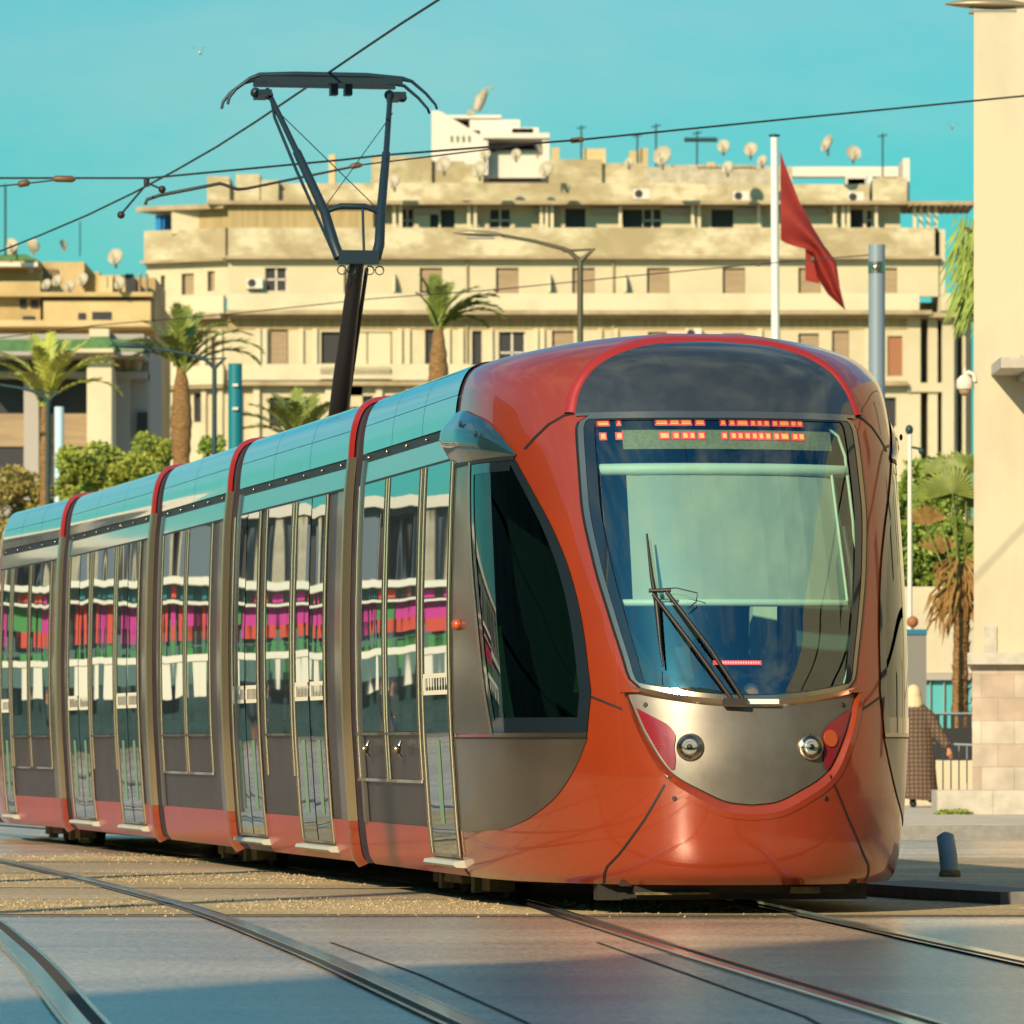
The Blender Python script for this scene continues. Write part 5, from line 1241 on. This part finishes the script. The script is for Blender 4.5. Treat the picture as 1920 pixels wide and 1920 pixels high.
# ---------------------------------------------------------------- wires
def wire(name,pts,r,label,m='wire',extra=None):
    mb=MB(); mb.tube(pts,r,5); root=thing(name,label,'overhead wire',pts[len(pts)//2]); mb.build('cable',M[m],root)
    for p,q,rr in (extra or []):
        mb=MB(); mb.tube([p,p.lerp(q,.15),p.lerp(q,.85),q],[rr*.4,rr,rr,rr*.4],8); mb.build('insulator',M['insul'],root)
    return root
cw=[Vector((p.x+(.0),p.y,6.58)) for p in TBs[::3] if 18<p.y<97]
wire('contact_wire',cw,.011,'black contact wire running over the pantograph along the tram track')
D=66.
wire('span_wire',[at(-400,330,D),at(0,334,D),at(280,334,D),at(640,300,D),at(720,291,D+.5),at(1090,262,D+2),at(1500,221,D+4),at(1920,180,D+6),at(2500,120,D+8)],.012,'long thin span wire crossing the whole sky from left to right',extra=[(at(98,335,D),at(142,336,D),.035),(at(1068,264,D+2),at(1096,261,D+2),.03)])
ra=thing('steady_arm','thin bent steady arm holding the contact wire, left of the pantograph','line fitting',at(270,385,D)); mb=MB()
mb.tube([at(272,384,D),at(276,374,D),at(300,366,D),at(413,344,D),at(446,355,D),at(460,354,D),at(660,313,D)],[.018,.018,.018,.018,.018,.015,.012],6); mb.tube([at(275,336,D),at(275,350,D)],.03,6)
mb.tube([at(275,345,D),at(226,403,D-2)],.012,5); mb.tube([at(275,343,D),at(304,355,D)],.012,5); mb.ball(at(227,403,D-2),.04,8,6); mb.ball(at(304,355,D),.04,8,6); mb.build('arm',M['pantob'],ra)
mb=MB(); mb.tube([at(655,313,D),at(660,312,D),at(674,309,D),at(680,310,D)],[.01,.03,.03,.01],8); mb.build('insulator',M['insul'],ra)
wire('span_wire',[at(680,309,D),at(1000,270,D+2),at(1030,267,D+2)],.009,'short thin wire joining the steady arm to the long span wire')
wire('span_wire',[at(-300,365,D),at(0,349,D),at(40,345,D),at(60,343,D),at(110,337,D)],.009,'short wire with a brown insulator at the left edge below the span wire',extra=[(at(33,346,D),at(56,342,D),.035)])
Dm=111.
wire('span_wire',[at(-200,660,Dm+20),at(180,610,Dm+14),at(420,590,Dm+10),at(700,560,Dm+6),at(930,543,Dm+4),at(1240,512,Dm+2),at(1460,492,Dm),at(1629,478,Dm)],.010,'faint lower wire ending at the tall blue-grey mast',extra=[(at(925,544,Dm+4),at(935,543,Dm+4),.03),(at(1418,477+20,Dm),at(1426,476+20,Dm),.03),(at(1520,487,Dm),at(1528,486,Dm),.05)])
# ---------------------------------------------------------------- birds
def bird(c,s,label,m='whitew',roll=20):
    mb=MB(); c=Vector(c); mb.ball(c,s*.5,10,8,(.6,1.6,.5)); mb.ball(c+Vector((0,-s*.85,s*.08)),s*.2,8,6)
    root=thing('bird',label,'bird',c); mb.build('bird_body',M[m],root)
    for sg in (-1,1):
        mb=MB(); k=math.sin(R(roll)); mb.grid([[c+Vector((sg*x*s*1.5,y*s*(1-.5*x),(x*k*2.2 if x<.5 else k*1.1-(x-.5)*.8*k)*s*1.1)) for y in (-.4,-.1,.35)] for x in (0,.25,.5,.75,1)]); mb.build('wing',M[m],root)
bird(at(375,100,95),.085,'small pale bird flying in the upper left sky',roll=75)
bird(at(1785,240,140),.11,'tiny dark bird flying near the right building top','dish',roll=50)
# ---------------------------------------------------------------- people
def remesh(mb,vox):
    me=bpy.data.meshes.new('tmp'); me.from_pydata(mb.v,[],mb.f); o=bpy.data.objects.new('tmp',me); COL.objects.link(o)
    bm=bmesh.new(); bm.from_mesh(me); bmesh.ops.remove_doubles(bm,verts=bm.verts,dist=1e-5); bmesh.ops.recalc_face_normals(bm,faces=bm.faces); bm.to_mesh(me); bm.free()
    md=o.modifiers.new('r','REMESH'); md.mode='VOXEL'; md.voxel_size=vox
    ms=o.modifiers.new('s','SMOOTH'); ms.iterations=3; ms.factor=.5
    dg=bpy.context.evaluated_depsgraph_get(); ev=o.evaluated_get(dg); m2=ev.to_mesh(); r=MB(); r.v=[v.co.copy() for v in m2.vertices]; r.f=[tuple(p.vertices) for p in m2.polygons]; r.sm=[True]*len(r.f)
    ev.to_mesh_clear(); bpy.data.objects.remove(o); bpy.data.meshes.remove(me); return r
def hand(mb,w,d,side,s=1.0):     # w wrist, d direction of fingers, side = thumb direction
    d=d.normalized(); side=(side-d*side.dot(d)).normalized(); n=d.cross(side)
    mb.tube([w-d*.02,w+d*.045,w+d*.085],[.024,.034,.033],8)
    for i,(o,L) in enumerate(((.026,.070),(.009,.078),(-.009,.072),(-.026,.058))):
        p=w+d*.075+side*o; mb.tube([p,p+d*L*.5+n*.008,p+d*L*.9+n*.026],[.0095,.0085,.0065],6)
    p=w+d*.03+side*.026; mb.tube([p,p+side*.022+d*.028,p+side*.026+d*.058],[.011,.0095,.007],6)
def walker():
    Y=83.0; g=.145; X0=X_(1716,Y); root=thing('person','person in a long brown checked robe and pale headscarf, arm swung out','person',(X0,Y,g))
    V=lambda x,y,z: Vector((X0+x,Y+y,g+z))
    b=MB() # one continuous body: legs, torso, neck, head, arms, hands
    b.ball(V(-.02,-.0,1.46),.098,16,12,(.86,1.0,1.2)); b.tube([V(-.02,0,1.28),V(-.02,0,1.40)],[.06,.05],10)
    b.tube([V(.02,0,.82),V(.02,0,1.0),V(0,0,1.2),V(-.01,0,1.29)],[.11,.10,.09,.07],12)
    b.tube([V(.19,0,1.22),V(.30,-.02,.98),V(.42,-.05,.78)],[.055,.045,.03],8); b.tube([V(0,0,1.24),V(.19,0,1.22)],[.07,.06],8)
    b.tube([V(-.19,0,1.22),V(-.24,.02,.97),V(-.20,-.08,.76)],[.055,.045,.03],8); b.tube([V(0,0,1.24),V(-.19,0,1.22)],[.07,.06],8)
    hand(b,V(.43,-.05,.765),Vector((.35,-.05,-.9)),Vector((-.9,-.3,-.3))); hand(b,V(-.20,-.085,.75),Vector((.05,-.2,-.95)),Vector((.3,-.9,0)))
    b.tube([V(-.03,0,.85),V(-.05,-.03,.46),V(-.03,0,.10)],[.09,.06,.04],8); b.tube([V(.07,0,.85),V(.12,.02,.48),V(.20,.05,.14)],[.09,.06,.04],8)
    b.ball(V(-.075,.09,1.45),.014,6,6,(1,1,1.5))
    remesh(b,.012).build('body',M['skin'],root)
    r=MB()
    prof_=[(1.39,.09,.085,-.02),(1.31,.17,.12,-.01),(1.27,.205,.125,-.005),(1.18,.215,.13,.0),(1.0,.20,.14,.01),(.85,.215,.15,.02),(.6,.225,.17,.03),(.35,.235,.19,.04),(.15,.25,.21,.055),(.10,.255,.215,.06)]
    rows=[[V(cx+rx*math.cos(a)*(1+(.05*math.sin(5*a+z*3) if z<.9 else 0)),ry*math.sin(a),z-(.02*math.cos(a) if z<.2 else 0)) for a in [2*math.pi*k/26 for k in range(26)]] for z,rx,ry,cx in prof_]
    r.grid(rows,True,closed=True); r.add(rows[0],[tuple(range(26))]); r.add(rows[-1],[tuple(range(26))])
    r.tube([V(.14,0,1.22),V(.24,-.01,1.08),V(.33,-.03,.92),V(.42,-.05,.79)],[.10,.085,.078,.07],12); r.tube([V(-.14,0,1.22),V(-.23,.01,1.06),V(-.24,0,.92),V(-.20,-.07,.79)],[.10,.085,.078,.07],12)
    r.tube([V(.12,.02,.40),V(.21,.05,.20),V(.27,.06,.15)],[.13,.10,.04],12)
    remesh(r,.016).build('robe',M['robe'],root)
    h=MB(); h.ball(V(-.02,.012,1.47),.118,16,12,(.88,1.02,1.22)); h.tube([V(-.02,.0,1.31),V(-.02,.0,1.44)],[.135,.11],12)
    hr=remesh(h,.014); 
    hr.build('headscarf',M['scarf'],root)
    for x,y,z in ((-.03,-.02,0),(.21,.06,.06)):
        s=MB(); s.ball(V(x,y-.05,z+.045),.05,12,8,(.95,2.3,.85)); s.tube([V(x,y+.02,z+.05),V(x,y+.02,z+.13)],[.045,.042],8); s.build('shoe',M['shoe'],root)
    bg=MB(); bg.ball(V(-.24,-.14,.66),.12,12,8,(.9,.5,1.2)); o=bg.build('bag',M['dish'],None); tag(o,'pale patterned bag held in front of the walking person','bag')
walker()
def simple_person(X,Y,g,c,label,grp,seed,top=None,h=1.68):
    rng=random.Random(seed); root=thing('person',label,'person',(X,Y,g),grp); V=lambda x,y,z: Vector((X+x,Y+y,g+z*h/1.68)); b=MB()
    b.ball(V(0,0,1.56),.10,12,10,(.82,.95,1.2)); b.tube([V(0,0,1.36),V(0,0,1.5)],[.06,.05],8); b.tube([V(0,0,.88),V(0,0,1.1),V(0,0,1.36)],[.15,.14,.14],10); b.tube([V(-.16,0,1.36),V(.16,0,1.36)],[.07,.07],8)
    for s in (-1,1):
        st=rng.uniform(-.12,.12); b.tube([V(s*.09,0,.9),V(s*.10,st,.48),V(s*.10,st*1.6,.05)],[.095,.065,.045],8); b.ball(V(s*.10,st*1.6-.05,.04),.05,8,6,(.9,2.2,.8)); b.tube([V(s*.20,0,1.36),V(s*.26,.02,1.08),V(s*.22,-.08,.84)],[.055,.045,.032],8); hand(b,V(s*.22,-.08,.84),Vector((0,-.15,-1)),Vector((-s*.3,-.9,0)))
    remesh(b,.022).build('body',M['skin'],root)
    c_=MB(); c_.tube([V(0,0,.84),V(0,0,.95),V(0,0,1.12),V(0,0,1.34),V(0,0,1.42)],[.18,.17,.165,.19,.09],14)
    for s in (-1,1): c_.tube([V(s*.18,0,1.36),V(s*.26,.02,1.08),V(s*.225,-.07,.88)],[.075,.062,.05],10)
    remesh(c_,.022).build('jacket',M[c],root)
    c_=MB()
    for s in (-1,1): c_.tube([V(s*.08,0,.94),V(s*.10,0,.5),V(s*.10,0,.08)],[.12,.09,.08],10)
    remesh(c_,.022).build('trousers',M['cloth1' if c!='cloth1' else 'cloth2'],root)
    c_=MB(); c_.ball(V(0,.02,1.60),.108,12,8,(.85,.95,1.1)); c_.build('hair',M['shoe'],root)
    return root
# driver, seated in the cab
def driver():
    p=W2(0,(1.38,0,.95)); hd=R(HEAD[0]); root=thing('person','tram driver seated behind the windscreen in dark clothes','person',p)
    V=lambda s,t,z: W2(0,(1.38+s,t,.95+z)); b=MB()
    b.ball(V(-.02,0,.82),.10,14,10,(.85,.95,1.2)); b.tube([V(0,0,.62),V(-.01,0,.76)],[.06,.05],8); b.tube([V(.05,0,.13),V(.03,0,.35),V(0,0,.62)],[.15,.15,.14],10)
    for s in (-1,1):
        b.tube([V(.05,s*.1,.14),V(-.38,s*.14,.16),V(-.42,s*.14,-.28)],[.09,.07,.05],8)
        b.tube([V(0,s*.18,.60),V(-.10,s*.27,.36),V(-.36,s*.2,.36)],[.055,.045,.032],8); hand(b,V(-.36,s*.2,.36),V(-.5,s*.2,.33)-V(-.36,s*.2,.36),V(0,-s,.2)-V(0,0,0))
    remesh(b,.016).build('body',M['skin'],root)
    c=MB(); c.tube([V(.05,0,.12),V(.03,0,.35),V(0,0,.60),V(0,0,.67)],[.18,.175,.19,.09],12)
    for s in (-1,1): c.tube([V(0,s*.17,.60),V(-.10,s*.27,.36),V(-.33,s*.2,.36)],[.075,.06,.05],10)
    remesh(c,.018).build('jacket',M['cloth1'],root)
    c=MB(); c.ball(V(.015,0,.86),.105,12,8,(.9,.95,1.05)); c.build('hair',M['shoe'],root)
driver()
# ---------------------------------------------------------------- what the windows mirror: a fenced market front left of the frame
def facing():
    # cream/blue-grey buildings further left, beyond the picture edge
    for i,(x0,x1,y,z,m,lab) in enumerate(((-74,-41,118,7,'bluegrey','blue-grey office block beyond the left edge, leftmost'),(-40.5,-35,117,8,'cream2','narrow cream tower beyond the left edge'),(-34.5,-20.2,118,6.5,'bluegrey','low blue-grey block beyond the left edge, beside the cream tower'),(-19.5,-14.2,116,7.6,'cream2','cream block beyond the left edge nearest the picture'))):
        mb=MB(); S=Seg(x0,y,x1,y); root=thing('office_block',lab,'building',((x0+x1)/2,y,0)); ops=[]
        zz=4.6
        while zz<z-1.8:
            u=1.0
            while u<S.L-1.8: ops.append((u,u+1.3,zz,zz+1.6)); u+=2.6
            zz+=3.2
        S.box(mb,0,S.L,-6,-.5,0,z); 
        S.wall(mb,0,S.L,-.4,0,0,3.7,[])
        zz=3.7
        while zz<z:
            S.wall(mb,0,S.L,-.4,0,zz,min(z,zz+3.2),[(u_,v_,a_,min(b_,z)) for u_,v_,a_,b_ in ops if zz<a_<zz+3.2]); zz+=3.2
        bay=MB(); u=.3; rg2=random.Random(i)
        while u<S.L-1:
            w_=rg2.uniform(.12,.5); S.box(bay,u,u+w_,0,rg2.uniform(.2,.5),3.7,z+rg2.uniform(-1.2,1.4)); u+=w_+rg2.uniform(.9,2.6)
        bay.build('bay_strip',M['dish' if m=='bluegrey' else 'whitew'],root)
        mb.build('wall',M[m],root); mb=MB(); S.box(mb,.2,S.L-.2,-.48,-.42,4,z-.4); mb.build('windows',M['win'],root)
        mb=MB()
        for q in (3.7,z-.1): S.box(mb,-.2,S.L+.2,0,.5,q,q+.35)
        mb.build('ledge',M['whitew'],root)
    rng=random.Random(5)
    Yq=112; x=-60.0; root=thing('market_hoarding','long hoarding hung with magenta, orange and green banners beyond the left edge','hoarding',(-35,Yq,0)); 
    mb=MB(); mb.bb(-60,-11.5,Yq+.3,Yq+.6,0,4.3); mb.build('frame_wall',M['dark'],root)
    mb=MB(); mb.bb(-60,-11.5,Yq-.3,Yq+.3,4.25,4.42); mb.bb(-60,-11.5,Yq-.3,Yq+.2,3.86,3.93); mb.build('white_rail',M['fencew'],root)
    parts={'mag':MB(),'orr':MB(),'grn':MB(),'mastt':MB()}
    while x<-12:
        w=rng.uniform(.22,.8); m=rng.choice(['mag','mag','orr','mag','grn','mag'])
        parts[m].bb(x,x+w,Yq+.05,Yq+.15,3.35,3.85); parts[rng.choice(['orr','orr','mag','grn'])].bb(x,x+w*rng.uniform(.5,1),Yq+.05,Yq+.15,2.95,3.35); parts['grn'].bb(x,x+w*rng.uniform(.4,1),Yq+.02,Yq+.15,2.5,rng.uniform(2.7,2.95))
        parts[rng.choice(['mastt','orr','mag'])].bb(x,x+w*.5,Yq+.05,Yq+.15,3.98,4.2); x+=w+rng.uniform(.03,.35)
    for k_,m_ in parts.items(): m_.build('banner',M[k_],root)
    Yk=104; root=thing('white_fence','white picket fence along the market beyond the left edge','fence',(-34,Yk,0)); mb=MB(); mb.bb(-58,-10.5,Yk-.06,Yk+.06,2.25,2.42)
    x=-58
    while x<-10.6: mb.bb(x,x+rng.uniform(.3,.9),Yk-.02,Yk+.02,rng.uniform(1.45,2.0),2.25); x+=rng.uniform(.9,1.7)
    mb.build('pickets',M['fencew'],root)
    mb=MB(); rg=random.Random(8)
    hd=MB(); hd.bb(-58,-11,Yk+.5,Yk+1.6,0,1.75); o=hd.build('hedge',M['hedge'],None); tag(o,'dark clipped hedge behind the white picket fence beyond the left edge','hedge')
    for i in range(24): 
        x=-56+i*1.9; mb.tube([(x,Yk+1,0),(x+.1,Yk+1,2.6)],.09,6)
    o=mb.build('fence_posts',M['grn'],None); tag(o,'row of green posts behind the white picket fence','post')
facing()
cl=['cloth1','cloth2','cloth1','cloth3','cloth2','cloth1']
sets=[simple_person(-30-3*i,97+i,0,cl[i],'pedestrian waiting by the white fence beyond the left edge','pedestrians beyond the left edge',40+i) for i in range(6)]
rng=random.Random(77)
for i in range(16):
    copy_thing(sets[i%6],(-19.5-.95*i+rng.uniform(-.4,.4),96+rng.uniform(0,7),0),'pedestrian waiting by the white fence beyond the left edge',rz=rng.uniform(-2,2))
# block behind the camera whose shade lies over the foreground, and the block on the right mirrored in the nose
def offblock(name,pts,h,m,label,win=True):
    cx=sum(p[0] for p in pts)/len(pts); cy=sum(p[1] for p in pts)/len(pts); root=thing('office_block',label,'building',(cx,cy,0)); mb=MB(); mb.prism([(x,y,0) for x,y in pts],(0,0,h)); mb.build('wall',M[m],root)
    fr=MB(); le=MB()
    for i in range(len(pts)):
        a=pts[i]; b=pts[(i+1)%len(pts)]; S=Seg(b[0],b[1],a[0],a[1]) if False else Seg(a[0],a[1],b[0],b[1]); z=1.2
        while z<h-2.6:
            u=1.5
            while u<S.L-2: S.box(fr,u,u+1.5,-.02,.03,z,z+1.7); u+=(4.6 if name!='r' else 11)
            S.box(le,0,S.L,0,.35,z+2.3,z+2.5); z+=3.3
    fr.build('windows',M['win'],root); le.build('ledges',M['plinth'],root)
offblock('b',[(-20.0,-13.0),(-22,-45),(24,-45),(24,-13)],31,'officew','tall block behind the camera that shades the foreground')
offblock('l',[(-44,0),(-32,0),(-32,72),(-44,72)][::-1],15,'lampd','long dark block added beyond the left edge to darken the cab side reflections')  # added unseen block, keeps bright sky out of the cab window reflection
offblock('r',[(16,14),(30,14),(30,98),(16,98)][::-1],13,'cream2','long cream block beyond the right edge mirrored in the tram nose')
for i,(x,y) in enumerate(((-11.4,19.6),(-9.6,33.0))):
    b=Vector((x,y,0)); root=thing('line_mast',('mast beyond the left edge whose shadow crosses the tracks','second mast beyond the left edge, further from the camera')[i],'mast',b,'round masts of the overhead line')
    mb=MB(); mb.tube([b,b+Vector((0,0,(13.5,11)[i]))],.14,16); mb.build('tube',M['mastb'],root)

# ---------------------------------------------------------------- camera, light, sky
cam=bpy.data.cameras.new('camera'); co=bpy.data.objects.new('camera',cam); COL.objects.link(co); scene.camera=co
co.location=(0,0,CAMZ); co.rotation_euler=(R(90),0,0); cam.sensor_width=36; cam.lens=F/1920*36; cam.shift_y=(HY-960)/1920; cam.clip_end=3000; cam.clip_start=.5
cam.dof.use_dof=True; cam.dof.focus_distance=38; cam.dof.aperture_fstop=9.5
AZ=25.5; EL=27
su=bpy.data.lights.new('sun','SUN'); so=bpy.data.objects.new('sun',su); COL.objects.link(so); su.energy=5.0; su.angle=R(.53); su.color=(1,.80,.53)
d=Vector((math.sin(R(AZ))*math.cos(R(EL)),math.cos(R(AZ))*math.cos(R(EL)),-math.sin(R(EL)))); so.rotation_euler=d.to_track_quat('-Z','Y').to_euler()
w=bpy.data.worlds.new('World'); scene.world=w; w.use_nodes=True; n=w.node_tree.nodes; l=w.node_tree.links; bg=n['Background']
sk=n.new('ShaderNodeTexSky'); sk.sky_type='NISHITA'; sk.sun_disc=False; sk.sun_elevation=R(EL); sk.sun_rotation=R(180+AZ); sk.ozone_density=2.0
tint=n.new('ShaderNodeMix'); tint.data_type='RGBA'; tint.blend_type='MULTIPLY'; tint.inputs[0].default_value=1; l.new(sk.outputs[0],tint.inputs[6])
tcs=n.new('ShaderNodeTexCoord'); sxz=n.new('ShaderNodeSeparateXYZ'); l.new(tcs.outputs['Generated'],sxz.inputs[0]); el_=n.new('ShaderNodeMapRange'); el_.inputs[1].default_value=.08; el_.inputs[2].default_value=.50; l.new(sxz.outputs[2],el_.inputs[0])
tm=n.new('ShaderNodeMix'); tm.data_type='RGBA'; tm.inputs[6].default_value=(.215,.98,.90,1); tm.inputs[7].default_value=(.26,1.12,1.42,1); l.new(el_.outputs[0],tm.inputs[0]); l.new(tm.outputs[2],tint.inputs[7])
cl=n.new('ShaderNodeMath'); cl.operation='MULTIPLY'; ce=n.new('ShaderNodeMapRange'); ce.inputs[1].default_value=.0; ce.inputs[2].default_value=.35; ce.inputs[3].default_value=.26; ce.inputs[4].default_value=.9; l.new(sxz.outputs[2],ce.inputs[0])
tc=n.new('ShaderNodeTexCoord'); mp=n.new('ShaderNodeMapping'); mp.inputs['Scale'].default_value=(1.6,1.6,5); l.new(tc.outputs['Generated'],mp.inputs[0])
no=n.new('ShaderNodeTexNoise'); no.inputs['Scale'].default_value=2.4; no.inputs['Detail'].default_value=9; no.inputs['Roughness'].default_value=.62; l.new(mp.outputs[0],no.inputs['Vector'])
mr=n.new('ShaderNodeMapRange'); mr.inputs[1].default_value=.46; mr.inputs[2].default_value=.76; mr.inputs[4].default_value=1; l.new(no.outputs[0],mr.inputs[0])
cm=n.new('ShaderNodeMix'); cm.data_type='RGBA'; cm.inputs[7].default_value=(6.0,7.0,6.4,1); l.new(mr.outputs[0],cl.inputs[0]); l.new(ce.outputs[0],cl.inputs[1]); l.new(cl.outputs[0],cm.inputs[0]); l.new(tint.outputs[2],cm.inputs[6]); l.new(cm.outputs[2],bg.inputs[0])
bg.inputs[1].default_value=.08
scene.view_settings.view_transform='Standard'; scene.view_settings.look='None'; scene.view_settings.exposure=.3; scene.view_settings.gamma=1
scene.render.engine='CYCLES'; scene.cycles.max_bounces=7; scene.cycles.transparent_max_bounces=12; scene.cycles.caustics_reflective=False; scene.cycles.caustics_refractive=False; scene.cycles.sample_clamp_indirect=6
for o in scene.objects:
    if '_org' in o: del o['_org']
